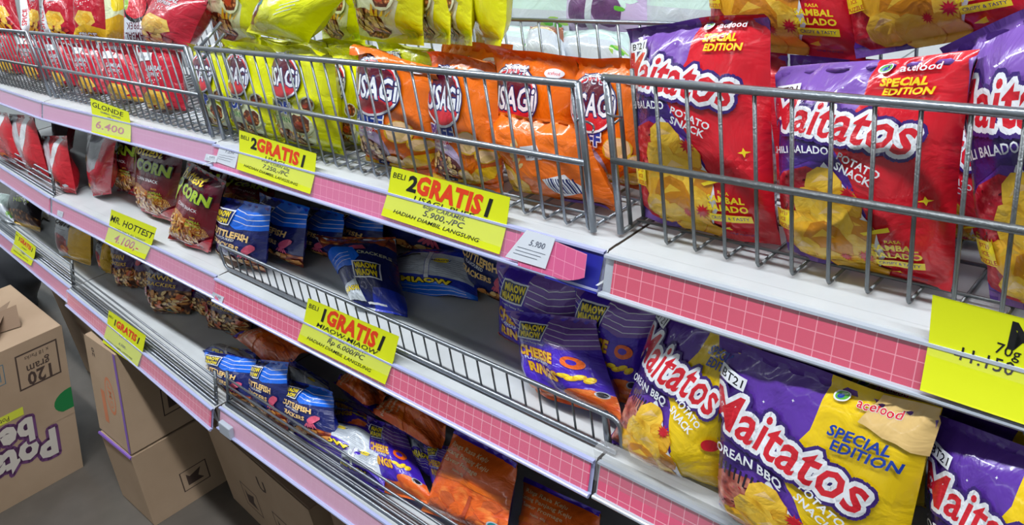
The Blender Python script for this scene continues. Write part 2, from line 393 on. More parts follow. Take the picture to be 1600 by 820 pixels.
def sheet_map(art, C, T, seed, pinch, flop, wr, belly=0.0, curve=0.0, sq=1.0):
    us, vs = art.us, art.vs; U, Vv = np.meshgrid(us, vs, indexing='ij')
    BL, BR, TR, TL = [np.array(c, float) for c in C]
    Wd = (np.linalg.norm(BR - BL) + np.linalg.norm(TR - TL)) / 2
    def pos(U, V, side):
        sv = art.sv; wv = np.clip((V - sv) / (1 - 2 * sv), 0, 1)
        Up = .5 + (U - .5) * (1 - pinch * np.sin(math.pi * wv) ** .8)
        Vg = 1 - sq * (1 - V) + (sq - 1) * (1 - V) ** 3
        P = ((1 - Up) * (1 - Vg))[..., None] * BL + (Up * (1 - Vg))[..., None] * BR + (Up * Vg)[..., None] * TR + ((1 - Up) * Vg)[..., None] * TL
        ex = (BR - BL) + (TR - TL); ey = (TL - BL) + (TR - BR); N = np.cross(ex, ey); N /= np.linalg.norm(N); eyn = ey / np.linalg.norm(ey)
        tv = np.clip(4 * wv * (1 - wv), 0, 1) ** .55 * (1 + belly * (0.5 - wv)); tu = np.clip(1 - np.abs(2 * U - 1) ** 2.4, 0, 1) ** .62
        t = T / 2 * tu * tv
        edge = np.clip(tu * 1.5, 0, 1)
        big = vnoise(U * 3 + 3, V * 3 + 7, seed + (7 if side < 0 else 0)) * 0.010
        fine = (0.5 - np.abs(vnoise(U * 9 + 1, V * 7, seed + 3)) * 2) * 0.0022 + vnoise(U * 16, V * 9, seed + 5) * 0.0016
        ds = np.minimum(np.abs(V - sv), np.abs(1 - sv - V)); pleat = np.sin(U * 46 + 6 * vnoise(U * 4, V * 2, seed + 9)) * 0.0018 * np.exp(-ds / 0.07) * (tv > 0.0)
        t = t + (big + fine) * wr * edge * np.clip(wv * (1 - wv) * 14, 0, 1) + pleat * wr
        wave = vnoise(U * 4 + 11, V * 1.5, seed + 21) * 0.012 * wr * (np.clip((0.16 - np.minimum(V, 1 - V)) / 0.16, 0, 1))
        P = P + N * (side * t + wave)[..., None]
        if flop:
            d = np.clip((V - (1 - sv * 1.6)) / (sv * 1.6), 0, 1); Ht = np.linalg.norm(ey) / 2 * sv * 1.6
            ang = flop * d * (0.6 + 0.8 * (vnoise(U * 3, U * 0 + 3, seed + 31) + .5))
            P = P + (N * (np.sin(ang) * d * Ht)[..., None]) - eyn * ((1 - np.cos(ang)) * d * Ht)[..., None]
        if curve: P = P + N * (curve * (2 * V - 1) ** 2)[..., None]
        return P
    def nrm(P):
        du = np.gradient(P, axis=0); dv = np.gradient(P, axis=1); n = np.cross(du, dv); return n / (np.linalg.norm(n, axis=-1, keepdims=True) + 1e-12)
    Pf = pos(U, Vv, 1.0); Pb = pos(U, Vv, -1.0)
    return Pf, nrm(Pf), Pb, -nrm(Pb)

def printed(name, art, C, T=0.05, seed=1, pinch=0.04, flop=0.0, wr=1.0, belly=0.0, thick=False, split=True, curve=0.0, sq=1.0, step=0.00003):
    """pillow of film (or a flat sheet) between four corners with its artwork laid on the front face; returns body object"""
    Pf, Nf, Pb, Nb = sheet_map(art, C, T, seed, pinch, flop, wr, belly, curve, sq)
    if thick: Pb = Pf - Nf * thick
    nu, nv = len(art.us), len(art.vs)
    Va, Fa, Ma = art.prepare()
    verts = [Pf.reshape(-1, 3), Pb.reshape(-1, 3)]; norms = [Nf.reshape(-1, 3), Nb.reshape(-1, 3)]
    U, Vv = np.meshgrid(art.us, art.vs, indexing='ij'); uvg = np.stack([U, Vv * art.h], -1).reshape(-1, 2); uvs = [uvg, uvg + 3.0]
    faces = []; mi = []; fv = []; n1 = nu * nv
    for i in range(nu - 1):
        for j in range(nv - 1):
            a, b, c, d = i * nv + j, (i + 1) * nv + j, (i + 1) * nv + j + 1, i * nv + j + 1; vc = (art.vs[j] + art.vs[j + 1]) / 2
            faces += [(a, b, c), (a, c, d)]; mi += [0, 0]; fv += [vc, vc]
            faces.append((n1 + d, n1 + c, n1 + b, n1 + a)); mi.append(1); fv.append(vc)
    for j in range(nv - 1):   # close the two sides
        vc = (art.vs[j] + art.vs[j + 1]) / 2
        a, d = j, j + 1; faces.append((a, d, n1 + d, n1 + a)); mi.append(0); fv.append(vc)
        b, c = (nu - 1) * nv + j, (nu - 1) * nv + j + 1; faces.append((b, n1 + b, n1 + c, c)); mi.append(0); fv.append(vc)
    for i in range(nu - 1):
        a, b = i * nv, (i + 1) * nv; faces.append((a, n1 + a, n1 + b, b)); mi.append(0); fv.append(0)
        a, b = i * nv + nv - 1, (i + 1) * nv + nv - 1; faces.append((a, b, n1 + b, n1 + a)); mi.append(0); fv.append(1)
    if len(Va):
        x, y = Va[:, 0], Va[:, 1]
        iu = np.clip(np.floor(x + 1e-5).astype(int), 0, nu - 2); iv = np.clip(np.floor(y + 1e-5).astype(int), 0, nv - 2)
        fu = np.clip(x - iu, 0, 1)[:, None]; fw = np.clip(y - iv, 0, 1)[:, None]
        u = np.interp(x, np.arange(nu), art.us); v = np.interp(y, np.arange(nv), art.vs)
        def bil(G):
            g00, g10, g11, g01 = G[iu, iv], G[iu + 1, iv], G[iu + 1, iv + 1], G[iu, iv + 1]
            return np.where(fu >= fw, g00 + fu * (g10 - g00) + fw * (g11 - g10), g00 + fw * (g01 - g00) + fu * (g11 - g01))
        p = bil(Pf); n = bil(Nf); n /= np.linalg.norm(n, axis=1, keepdims=True) + 1e-12
        p = p + n * (0.0002 + step * Va[:, 2])[:, None]
        k = 2 * n1; verts.append(p); norms.append(n); uvs.append(np.stack([u, v * art.h], 1))
        for f, m_ in zip(Fa, Ma): faces.append(tuple(i + k for i in f)); mi.append(m_); fv.append(float(np.mean(v[list(f)])))
    V = np.concatenate(verts); Nn = np.concatenate(norms); UV = np.concatenate(uvs); fv = np.array(fv); mi = np.array(mi)
    base = (np.array(C[0]) + np.array(C[1])) / 2; base[2] = min(C[0][2], C[1][2])
    def mk(nm, sel, parent):
        idx = np.nonzero(sel)[0]
        if not len(idx): return None
        used = {}; vl = []; fl = []
        for q in idx:
            f = []
            for i in faces[q]:
                if i not in used: used[i] = len(vl); vl.append(i)
                f.append(used[i])
            fl.append(f)
        me = bpy.data.meshes.new(nm); me.from_pydata((V[vl] - base).tolist(), [], fl)
        for mt in art.mats: me.materials.append(MATS[mt])
        me.polygons.foreach_set('material_index', mi[idx].tolist()); me.polygons.foreach_set('use_smooth', [True] * len(fl))
        ul = me.uv_layers.new(name='UVMap'); li = np.zeros(len(me.loops), int); me.loops.foreach_get('vertex_index', li)
        ul.data.foreach_set('uv', UV[vl][li].ravel()); me.update()
        me.normals_split_custom_set_from_vertices(Nn[vl].tolist())
        o = bpy.data.objects.new(nm, me); COL.objects.link(o)
        if parent is None: o.location = base
        else: o.parent = parent
        return o
    if split:
        root = mk(name, (fv > art.sv) & (fv < 1 - art.sv), None)
        mk('bottom_seal', fv <= art.sv, root); mk('top_seal', fv >= 1 - art.sv, root)
    else: root = mk(name, fv > -1, None)
    return root
# ------------------------------------------------------------------ artwork of the packs (x 0..1, y 0..h)
def chips(a, pts, seed=3):
    rnd = random.Random(seed)
    for i, (x, y, r) in enumerate(pts):
        t = rnd.uniform(0, 3); k = rnd.uniform(.8, 1.0)
        a.ell('chipc', x + .005, y - .007, r * 1.02, r * 1.02 * k, t, 9, 0.05, seed + i); a.ell(('chipa', 'chipb', 'food_chips', 'chipc')[i % 4], x, y, r, r * k, t, 9, 0.05, seed + i)
        a.poly('chipa' if i % 4 else 'crispl', [(x - r * .6, y + r * .1), (x - r * .1, y + r * .62), (x + r * .45, y + r * .4), (x - r * .1, y + r * .3)])
def scatter(a, n, box, size, cols, edge='crispd', el=1.0, seed=1, nn=8, wob=.15, ang=None):
    rnd = random.Random(seed); x0, y0, x1, y1 = box
    for i in range(n):
        x, y = rnd.uniform(x0, x1), rnd.uniform(y0, y1); r = size * rnd.uniform(.7, 1.2); t = ang + rnd.uniform(-.4, .4) if ang is not None else rnd.uniform(0, 3.1)
        a.ell(edge, x + .004, y - .006, r * el + .006, r / el ** .3 + .006, t, nn, wob, seed + i); a.ell(cols[i % len(cols)], x, y, r * el, r / el ** .3, t, nn, wob, seed + i)
def potato_pack(kind):
    h = 1.42; a = Art(h, 'film_purple', 'film_violet' if kind == 'chili' else 'film_purple', nu=20, nv=28)
    side = 'red' if kind == 'chili' else 'yellow'
    # lighter top band of the purple, then the coloured right side
    if kind == 'chili': a.poly('violet', [(0, 1.0), (.62, 1.12), (.62, h), (0, h)])
    a.poly(side, [(.58, h), (1, h), (1, 0), (.50, 0), (.60, .25), (.66, .5), (.52, .78), (.42, .92), (.55, 1.15)])
    # dark arch, flavour picture at the left, white ring and the heap of chips
    a.poly('deep', [(0, .98), (.42, .90), (.50, .78), (.30, .80), (.1, .70), (0, .5)])
    if kind == 'chili':
        a.poly('food_balado', [(.0, .12), (.0, .58), (.12, .70), (.28, .76), (.42, .72), (.46, .5), (.44, .1), (.25, .03), (.1, .04)])
    else:
        a.poly('food_bbq', [(.0, .12), (.0, .58), (.12, .70), (.28, .74), (.44, .70), (.46, .5), (.44, .1), (.25, .03), (.1, .04)])
        for k in range(9): a.rect('char', .08 + .035 * k, .66, .092 + .035 * k, .76, -0.15)
        for k in range(5): a.ell('brick', .10 + .06 * k, .22 + .07 * (k % 3), .035, .05, k, 8, .2, k)
    for i in range(34):
        rnd = random.Random(50 + i); a.ell(('white', 'pink', 'wine', 'crimson')[i % 4], rnd.uniform(.03, .36), rnd.uniform(.12, .70), rnd.uniform(.006, .022), rnd.uniform(.003, .007), rnd.uniform(0, 3), 6)
    a.poly('white', [(.40, .80), (.50, .70), (.60, .58), (.70, .40), (.72, .22), (.64, .08), (.60, .08), (.67, .24), (.65, .40), (.56, .56), (.46, .68), (.38, .77)])
    chips(a, [(.40, .64, .13), (.52, .54, .12), (.33, .50, .14), (.58, .38, .12), (.44, .42, .15), (.26, .32, .14), (.56, .22, .14), (.40, .24, .16), (.26, .14, .13), (.56, .08, .11), (.42, .09, .13)], 5)
    for x, y, r in ((.56, .62, .055), (.16, .40, .04), (.62, .20, .05), (.50, .17, .035)): a.star('ired' if x > .2 else 'gold', x, y, r, 11, .5, x * 5)
    for x, y, r in ((.86, .98, .035), (.90, .60, .03), (.30, 1.18, .008), (.45, 1.25, .008), (.1, 1.0, .008)): a.star('yel2' if r > .01 else 'white', x, y, r, 4, .35, 0.1)
    # lettering
    lean = -0.16
    a.text('ired', 'Maitatos', .43, 1.055 if kind == 'chili' else 1.015, .305, lean, .018, .80, outline='white', ow=.085, font_shear=.18, arc=-.028, outline2='deep', ow2=.15)
    a.rect('white', .05, 1.205, .20, 1.275, -.20 if kind == 'bbq' else .1); a.text('black', 'BT21', .125, 1.24, .062, -.20 if kind == 'bbq' else .1, .012)
    if kind == 'chili':
        a.text('yel2', 'SPECIAL', .74, 1.272, .056, 0.0, .04, font_shear=.2, outline='orange', ow=.03); a.text('yel2', 'EDITION', .765, 1.218, .056, 0.0, .03, font_shear=.2, outline='orange', ow=.03)
        a.text('white', 'CHILI BALADO', .22, .865, .068, .12, .02, .9, arc=-.03)
        a.text('white', 'POTATO', .60, .800, .062, -.42, .022, font_shear=-.1); a.text('white', 'SNACK', .58, .745, .066, -.42, .022, font_shear=-.1)
        a.text('yel2', 'RASA', .77, .34, .030, 0, .015); a.text('yel2', 'SAMBAL', .77, .296, .056, 0, .035); a.text('yel2', 'BALADO', .775, .240, .056, 0, .035)
        a.rect('yel2', .665, .155, .895, .200, .0); a.text('deep', 'CRISPY & TASTY', .78, .178, .027, 0, .01)
        a.poly('yel2', [(.70, .10), (.77, .125), (.765, .095), (.74, .09)]); a.text('deep', 'LINE FRIENDS', .80, .055, .026, 0, .008)
        a.poly('yel2', [(.62, .38), (.76, .44), (.765, .41), (.64, .365)])
        a.rect('yel2', .05, .28, .17, .42, .05)
        for k, t in enumerate(('BT21', 'ICE', 'PUZZLE')): a.text('ired', t, .11, .39 - .045 * k, .036, .05, .01)
    else:
        a.poly('tan', [(.80, 1.42), (1, 1.42), (1, 1.20), (.74, 1.27)]); a.text('gblue', 'SPECIAL', .76, 1.19, .070, 0.0, .03, font_shear=.2); a.text('gblue', 'EDITION', .80, 1.13, .070, 0.0, .03, font_shear=.2)
        a.text('white', 'KOREAN BBQ', .24, .835, .074, .03, .022, arc=-.05)
        a.text('white', 'POTATO', .67, .80, .062, -.5, .022); a.text('white', 'SNACK', .64, .74, .066, -.5, .022)
        a.ell('ired', .86, .62, .05)
    a.ell('white', .645, 1.342, .034, .024, .3); a.ell('leaf', .645, 1.342, .028, .018, .3); a.ell('gblue', .638, 1.338, .013, .009, .3)
    a.text('white' if kind == 'chili' else 'red', 'acefood', .80, 1.342, .052, 0, .014, outline='crimson' if kind == 'chili' else 'white', ow=.03)
    return a
def puff_logo(a, x, y, r, jp=True):
    a.ell('navy', x, y, r * 1.10, r * .98, 0, 24); a.ell('white', x, y, r * 1.06, r * .94, 0, 24); a.ell('ired', x, y, r * .98, r * .86, 0, 24)
    a.ell('wine', x, y + r * .25, r * .85, r * .5, 0, 20)
    a.text('white', 'USAGi', x + r * .02, y, r * .98, .07, .025, .68, outline='navy', ow=.05, font_shear=.05)
    a.text('white', '\u3046\u3055\u304e', x, y + r * .80, r * .36, .02, .01, outline='navy', ow=.05)
def cereal_pack():
    h = 1.5; a = Art(h, 'film_orange', 'film_orange', nu=16, nv=22, sv=.07)
    a.ell('lilac', .28, .34, .30, .30, 0, 22); a.ell('food_cereal', .28, .26, .27, .22, 0, 20, .05)
    scatter(a, 30, (.08, .12, .48, .46), .034, ['peach', 'tan', 'crispl', 'crispr'], 'wine', 1.2, 6)
    a.poly('gold', [(0, 0), (.5, 0), (.95, .25), (1, .42), (.8, .36), (.55, .12), (.2, .06), (0, .1)])
    a.poly('orange2', [(.3, 0), (1, 0), (1, .2), (.7, .06)])
    for x, y, r in ((.72, .64, .14), (.90, .52, .09), (.60, .22, .10)):
        a.ell('gold', x, y, r * 1.12, r * .92, .3, 16); a.ell('peach', x, y, r, r * .8, .3, 12, .1, int(x * 50)); a.ell('tan', x + .02, y - .02, r * .6, r * .35, .6, 10, .1)
    a.text('white', 'GANDUM', .30, .575, .050, 0, .01); 
    a.text('gblue', 'PUFF', .33, .70, .19, .05, .05, outline='white', ow=.07)
    a.text('crimson', 'GANDUM', .33, .60, .058, .05, .02, outline='white', ow=.04)
    a.text('cream', 'FLAVOUR WHEAT', .28, .52, .036, 0, .01)
    a.ell('white', .80, 1.30, .10, .04, .05); a.text('red', 'acefood', .80, 1.30, .038, 0, .01)
    a.rect('navy', .20, .03, .36, .12); a.text('white', '60g', .28, .075, .06)
    puff_logo(a, .37, 1.04, .30)
    return a
def caramel_side():
    h = 1.1; a = Art(h, 'film_orange', 'film_orange', nu=16, nv=18)
    for i in range(7): a.ell('tan', .30 + .03 * math.cos(i), .5 + .05 * i, .07, .018, .8 + .2 * i, 8)
    a.rect('white', .40, .62, .60, .78, .3); a.text('gblue', 'caramel', .5, .72, .05, .3, .02); a.text('navy', 'pop', .5, .665, .06, .3, .03)
    a.poly('gold', [(0, 0), (.28, .0), (.35, .25), (.2, .42), (0, .5)]); a.ell('peach', .10, .30, .10, .07, .6, 12, .1)
    a.rect('white', .60, .22, .84, .46, .4)
    for i in range(11): a.rect('navy', .62 + .02 * i, .24, .626 + .02 * i + .004 * (i % 3), .44, .0)
    a.poly('violet', [(.45, 0), (.9, 0), (.85, .07), (.5, .08)])
    return a
def popcorn_pack():
    h = 1.5; a = Art(h, 'film_lemon', 'film_lemon', nu=14, nv=20, sv=.07)
    a.poly('cream', [(0, .05), (0, .85), (.2, .9), (.55, .75), (.85, .45), (.7, .1), (.4, .02)])
    a.ell('food_popcorn', .34, .20, .26, .17, 0, 18, .08); scatter(a, 34, (.13, .12, .56, .34), .036, ['crisp', 'crispl', 'tan', 'crispr'], 'crispd', 1.0, 4)
    for i in range(14):
        r_ = random.Random(i); a.ell('tan' if i % 2 else 'food_popcorn', .12 + .035 * i, .28 + r_.uniform(-.14, .12), .035, .03, i, 8, .2, i)
    for i in range(4): a.poly('gold', [(.46 + .07 * i, .30), (.56 + .08 * i, .50 - .04 * i), (.52 + .06 * i, .30)])
    for x, y, r in ((.66, .52, .13), (.76, .80, .075), (.12, .48, .07)):
        a.ell('cream', x, y, r * 1.25, None, 0, 16); a.ell('food_popcorn', x, y, r, None, 0, 12, .14, int(90 * x)); a.ell('brick', x - .01, y - .02, r * .55, r * .4, .4, 9, .2)
    a.text('gblue', 'POP', .34, .70, .20, .04, .06, outline='white', ow=.05); a.text('green', 'CORN', .36, .54, .105, .04, .02, outline='cream', ow=.03)
    a.rect('lemon2', .80, .06, .94, .16); a.rect('lime', .82, .08, .86, .14); a.rect('lime', .88, .08, .92, .14)
    a.text('black', 'NET', .40, 1.34, .05, 0, .01)
    puff_logo(a, .35, 1.06, .28)
    return a
def popcorn_back():
    h = 1.0; a = Art(h, 'film_lemon', 'film_lemon', nu=14, nv=18)
    a.ell('food_popcorn', .12, .35, .24, .22, .4, 16, .1); a.ell('cream', .20, .72, .16, .2, .2)
    a.ell('white', .22, .35, .11, .08, .7, 8, .2); a.rect('gblue', .13, .3, .2, .42, .4); a.rect('teal', .27, .42, .33, .5, .5)
    for k in range(3): a.rect('cream', .60, .55 - .07 * k, .80, .565 - .07 * k, .8)
    return a
def red_pack(v=0):
    h = 1.5; a = Art(h, 'film_crimson', 'film_crimson', nu=12, nv=18)
    a.poly('food_potato', [(.15, .55), (.4, .75), (.75, .7), (.82, .45), (.6, .3), (.3, .35)])
    chips(a, [(.35, .55, .12), (.58, .55, .13), (.48, .42, .1)], 9)
    a.ell('food_tomato', .28, .20, .18, .12, 0, 14, .1)
    for i in range(14): r_ = random.Random(i + v); a.ell('white', .3 + .4 * r_.random(), .82 + .18 * r_.random(), .012, None, 0, 6)
    a.text('panel', 'SAMBAL', .5, 1.16, .13, .05, .03, .9); a.text('panel', 'GEPREK', .5, 1.05, .10, .05, .02, .9)
    scatter(a, 10, (.2, .08, .8, .3), .07, ['food_potato', 'chipa', 'food_tomato', 'chipb'], 'wine', 1.3, 5)
    a.poly('white', [(0, 1.24), (.45, 1.3), (.4, 1.42), (0, 1.4)]); a.text('ink_grey', 'NEW', .2, 1.33, .07)
    if v == 1:
        a.poly('white', [(0, .0), (.30, 0), (.22, 1.5), (0, 1.5)]); a.text('ired', 'SPICE', .12, .5, .22, 1.5, .03)
    if v == 2:
        a.poly('gold', [(0, 0), (1, 0), (1, .3), (.5, .4), (0, .25)]); a.text('white', 'SPICE', .5, .12, .22, .0, .03, outline='wine', ow=.05)
    return a
def geprek_panel():
    h = 1.3; a = Art(h, 'film_crimson', 'film_crimson', nu=12, nv=16)
    a.poly('panel', [(.05, .04), (.9, .04), (.95, .55), (.05, .55)])
    a.ell('black', .5, .72, .42, .30, 0, 22); a.ell('food_balado', .5, .76, .38, .26, 0, 20, .03); a.ell('cuke', .16, .85, .10, .15, 0, 12)
    a.text('wine', 'SAMBAL', .48, .16, .2, 3.14, .01); a.text('wine', 'GEPREK', .52, .36, .2, 3.14, .01)
    return a
def corn_pack():
    h = 1.35; a = Art(h, 'film_maroon', 'film_crimson', nu=16, nv=20)
    a.poly('wine', [(0, .95), (1, .95), (1, h), (0, h)])
    a.poly('food_corn', [(0, .12), (0, .58), (.25, .62), (.5, .55), (.9, .42), (.96, .30), (.72, .16), (.5, .06), (.2, .04)])
    scatter(a, 80, (.04, .10, .84, .52), .024, ['crispl', 'chipa', 'crisp', 'chipb'], 'crispr', 2.8, 8)
    a.poly('ired', [(.45, 0), (1, 0), (1, .3), (.8, .16)]); a.poly('white', [(.36, .12), (.60, .06), (.61, .09), (.37, .155)])
    a.ell('silver', .80, .09, .05); a.ell('crimson', .80, .09, .035); a.ell('silver', .80, .09, .015)
    a.text('yel2', 'hottest', .42, 1.20, .21, .04, .02, font_shear=.25, outline='wine', ow=.04)
    a.text('lime', 'CORN', .60, .97, .235, -.02, .05, .95, outline='black', ow=.05)
    a.ell('lime', .13, 1.02, .08, .09); a.ell('black', .13, 1.02, .04, .045); a.poly('lime', [(.09, .93), (.19, .95), (.16, .74), (.11, .86)])
    a.text('white', 'CORN SNACK', .55, .75, .075, 0, .015)
    for k, t in enumerate(('RASA', 'SAMBAL', 'BALADO')): a.text('lime' if k else 'gold', t, .74, .62 - .07 * k, .062 if k else .04, 0, .02)
    return a
def cuttle_pack():
    h = 1.4; a = Art(h, 'film_navy', 'film_royal', nu=16, nv=20)
    a.poly('blue', [(.42, 1.0), (.55, .93), (1, 1.0), (1, h), (.5, h)]); a.poly('blue', [(0, 1.05), (.12, 1.2), (.18, h), (0, h)])
    for k in range(3): a.poly('white', [(.48, 1.08 + .09 * k), (.7, 1.03 + .09 * k), (1, 1.08 + .09 * k), (1, 1.092 + .09 * k), (.7, 1.042 + .09 * k), (.48, 1.09 + .09 * k)])
    a.poly('food_prawn', [(.0, .0), (1, 0), (1, .34), (.86, .42), (.72, .30), (.55, .30), (.4, .22), (.2, .26), (0, .18)])
    scatter(a, 30, (.04, .03, .96, .24), .055, ['crisp', 'crispl', 'crispr', 'food_prawn'], 'crispd', 1.15, 8); scatter(a, 10, (.45, .22, .95, .36), .05, ['crispl', 'crisp'], 'crispd', 1.15, 18)
    a.ell('silver', .60, .10, .06); a.ell('teal', .60, .10, .045)
    a.poly('white', [(.08, .98), (.44, .98), (.50, 1.24), (.14, 1.24)]); a.poly('navy', [(.10, 1.0), (.43, 1.0), (.48, 1.22), (.15, 1.22)])
    a.text('yel2', 'MIAOW', .30, 1.16, .115, .06, .05, .66, outline='black', ow=.08); a.text('yel2', 'MIAOW', .28, 1.05, .115, .06, .05, .66, outline='black', ow=.08)
    a.text('crispl', 'CUTTLEFISH', .46, .83, .16, -.05, .045, .74); a.text('white', 'FLAVOURED', .40, .735, .065, -.05, .015); a.text('crispl', 'CRACKERS', .42, .61, .135, -.06, .04, .8)
    a.ell('pink', .82, .62, .06, .13, -.5, 12, .1)
    for k in range(5): a.ell('pink', .72 + .03 * k, .47 - .01 * (k % 2), .014, .06, -.5 + .2 * k, 8)
    return a
def ring_pack():
    h = 1.4; a = Art(h, 'film_indigo', 'film_indigo', nu=16, nv=22)
    a.poly('violet', [(.48, 1.0), (.7, .92), (1, .98), (1, h), (.5, h)]); a.poly('violet', [(0, 1.08), (.12, 1.22), (.16, h), (0, h)])
    for k in range(4): a.poly('white', [(.5, 1.03 + .08 * k), (.75, .98 + .08 * k), (1, 1.03 + .08 * k), (1, 1.04 + .08 * k), (.75, .99 + .08 * k), (.5, 1.04 + .08 * k)])
    for k in range(3): a.poly('white', [(.02, 1.14 + .07 * k), (.14, 1.08 + .07 * k), (.14, 1.09 + .07 * k), (.02, 1.15 + .07 * k)])
    a.poly('food_ring', [(0, 0), (1, 0), (1, .34), (.85, .40), (.7, .28), (.5, .22), (.2, .26), (0, .2)])
    a.ell('food_ring', .80, .24, .20, .16, 0, 18); a.ell('orange2', .80, .25, .09, .06); a.ell('silver', .92, .34, .05); a.ell('char', .92, .34, .038)
    a.poly('white', [(.08, .96), (.46, .98), (.52, 1.24), (.16, 1.24)]); a.poly('navy', [(.11, .985), (.45, 1.0), (.5, 1.22), (.17, 1.22)])
    a.text('yel2', 'MIAOW', .34, 1.16, .12, .06, .05, .66, outline='black', ow=.08); a.text('yel2', 'MIAOW', .30, 1.05, .12, .06, .05, .66, outline='black', ow=.08)
    a.text('white', "Ocean's Yummy Taste", .33, .93, .036, 0, .01)
    a.text('gold', 'CHEESE', .36, .78, .20, -.04, .045, .72, outline='brick', ow=.03); a.text('white', 'FLAVOURED', .36, .67, .062, -.05, .02); a.text('gold', 'RINGS', .42, .53, .20, -.05, .045, .75, outline='brick', ow=.03)
    a.ell('orange2', .80, .76, .10, .09); a.ell('indigo', .795, .765, .045, .04)
    for k in range(4): a.ell('gold', .70 + .06 * k, .56 - .03 * (k % 2), .06, .035, .3 * k, 10); a.ell('yel2', .70 + .06 * k, .57 - .03 * (k % 2), .045, .022, .3 * k, 10)
    return a
def back_white(kind):
    h = 1.35; a = Art(h, 'film_indigo' if kind == 'p' else 'film_royal', 'film_indigo' if kind == 'p' else 'film_navy', nu=14, nv=18)
    a.poly('panel', [(.02, .42), (.48, .42), (.48, 1.1), (.02, 1.0)]); a.poly('panel', [(.54, .42), (.98, .42), (.98, 1.0), (.54, 1.1)]); a.rect('white', .485, .34, .535, 1.12)
    for k in range(9):
        a.rect('ink_grey', .06, .50 + .05 * k, .42 - .05 * (k % 3), .508 + .05 * k); a.rect('ink_grey', .62, .50 + .05 * k, .93 - .06 * (k % 2), .508 + .05 * k)
    a.ell('yel2', .66, .86, .09, .07, .2, 12, .1); a.text('navy', 'MIAOW', .66, .86, .06, .1, .03)
    a.rect('black', .06, .98, .40, 1.02, .05)
    if kind == 'p':
        for k in range(7): a.rect('lilac', .1, .10 + .035 * k, .85, .106 + .035 * k)
    else:
        a.poly('blue', [(0, 0), (1, 0), (1, .18), (.5, .28), (0, .16)])
        for k in range(3): a.rect('white', .1, .06 + .05 * k, .9, .066 + .05 * k, .03)
    a.text('yel2', 'MIAOW', .5, .28, .15, 0, .05, outline='black', ow=.08)
    return a
def orange_back():
    h = 1.2; a = Art(h, 'film_orange2', 'film_indigo', nu=14, nv=16)
    a.poly('food_ring', [(0, 0), (1, 0), (1, .5), (.6, .6), (.2, .45), (0, .5)])
    a.ell('food_ring', .72, .35, .2, .26, .3); scatter(a, 12, (.1, .06, .9, .5), .09, ['food_ring', 'orange2', 'crispr'], 'brick', 1.3, 4)
    a.poly('brick', [(.55, 0), (.62, .5), (.66, .5), (.6, 0)]); a.poly('orange', [(0, .55), (.5, .62), (1, .56), (1, .64), (.5, .70), (0, .62)])
    for k, t in enumerate(('Rings Rasa Keju', 'Kacang Panjang Keju', 'Saveur Fromage', 'Netto 40g')): a.text('peach', t, .40, 1.02 - .10 * k, .085 if k < 3 else .05, 0, .015)
    a.poly('indigo', [(0, 1.12), (1, 1.12), (1, 1.2), (0, 1.2)]); a.ell('silver', .9, .2, .06); a.ell('teal', .9, .2, .045)
    return a
def lying_cuttle():
    h = 1.4; a = Art(h, 'film_navy', 'film_panel', nu=16, nv=20)
    a.poly('food_prawn', [(0, 1.15), (.3, 1.05), (.7, 1.15), (1, 1.1), (1, h), (0, h)]); scatter(a, 16, (.05, 1.16, .95, 1.36), .06, ['crispr', 'crisp', 'brick'], 'crispd', 1.2, 4)
    a.poly('pink', [(.42, 1.0), (.62, 1.06), (.66, .98), (.5, .93)])
    a.poly('blue', [(0, .62), (.38, .62), (.55, .80), (.48, .98), (.16, 1.02), (0, .95)])
    for k in range(3): a.rect('white', .04, .70 + .07 * k, .40, .708 + .07 * k, .2)
    a.poly('white', [(.34, .42), (.78, .42), (.82, .70), (.40, .70)]); a.poly('navy', [(.36, .44), (.76, .44), (.80, .68), (.42, .68)])
    a.text('yel2', 'MIAOW', .60, .62, .13, 0, .05, .7, outline='black', ow=.07); a.text('yel2', 'MIAOW', .58, .50, .13, 0, .05, .7, outline='black', ow=.07)
    a.text('cream', 'CRACKERS', .74, .88, .085, .0, .02)
    a.poly('panel', [(.0, .12), (.34, .12), (.34, .40), (0, .34)]); a.text('yel2', 'MIAOW', .18, .28, .09, 0, .04, outline='black', ow=.07)
    a.poly('royal', [(.4, 0), (1, 0), (1, .34), (.6, .3)]); a.rect('white', .36, .1, .7, .12, .0)
    return a
def noodle_pack(v=0):
    h = 1.3; a = Art(h, 'film_dpurple', 'film_wine', nu=14, nv=18)
    a.poly('food_twist', [(0, 0), (1, 0), (1, .66), (.8, .70), (.5, .62), (.2, .66), (0, .6)])
    scatter(a, 60, (.03, .03, .97, .62), .042, ['crispl', 'crisp', 'tan', 'crispr'], 'crispd', 1.7, 8)
    if v == 0:
        a.text('gold', 'PRAWN', .45, .98, .17, -.06, .02); a.text('gold', 'CRACKERS', .50, .80, .13, -.06, .02); a.ell('crimson', .14, .62, .08, .10)
    else: a.text('gold', 'P', .3, 1.0, .2); a.ell('crimson', .5, .9, .16, .1, .4)
    a.ell('silver', .6, .14, .05); a.ell('teal', .6, .14, .038)
    return a
def tomato_pack():
    h = 1.3; a = Art(h, 'film_backsilver', 'film_gold', nu=12, nv=16)
    a.poly('gold', [(.55, h), (1, h), (1, 0), (.1, 0), (.5, .2), (.62, .6)]); a.ell('food_tomato', .36, .52, .24, .36, .3, 18, .1)
    a.ell('orange', .46, .40, .14, .12); a.rect('silver', .06, .96, .56, 1.04); a.rect('char', .12, .985, .5, 1.01)
    a.text('ink_brown', 'CHITT', .32, 1.16, .17, 0, .05); a.text('char', 'BBQ', .5, .18, .12, .2, .03, outline='white', ow=.04)
    return a
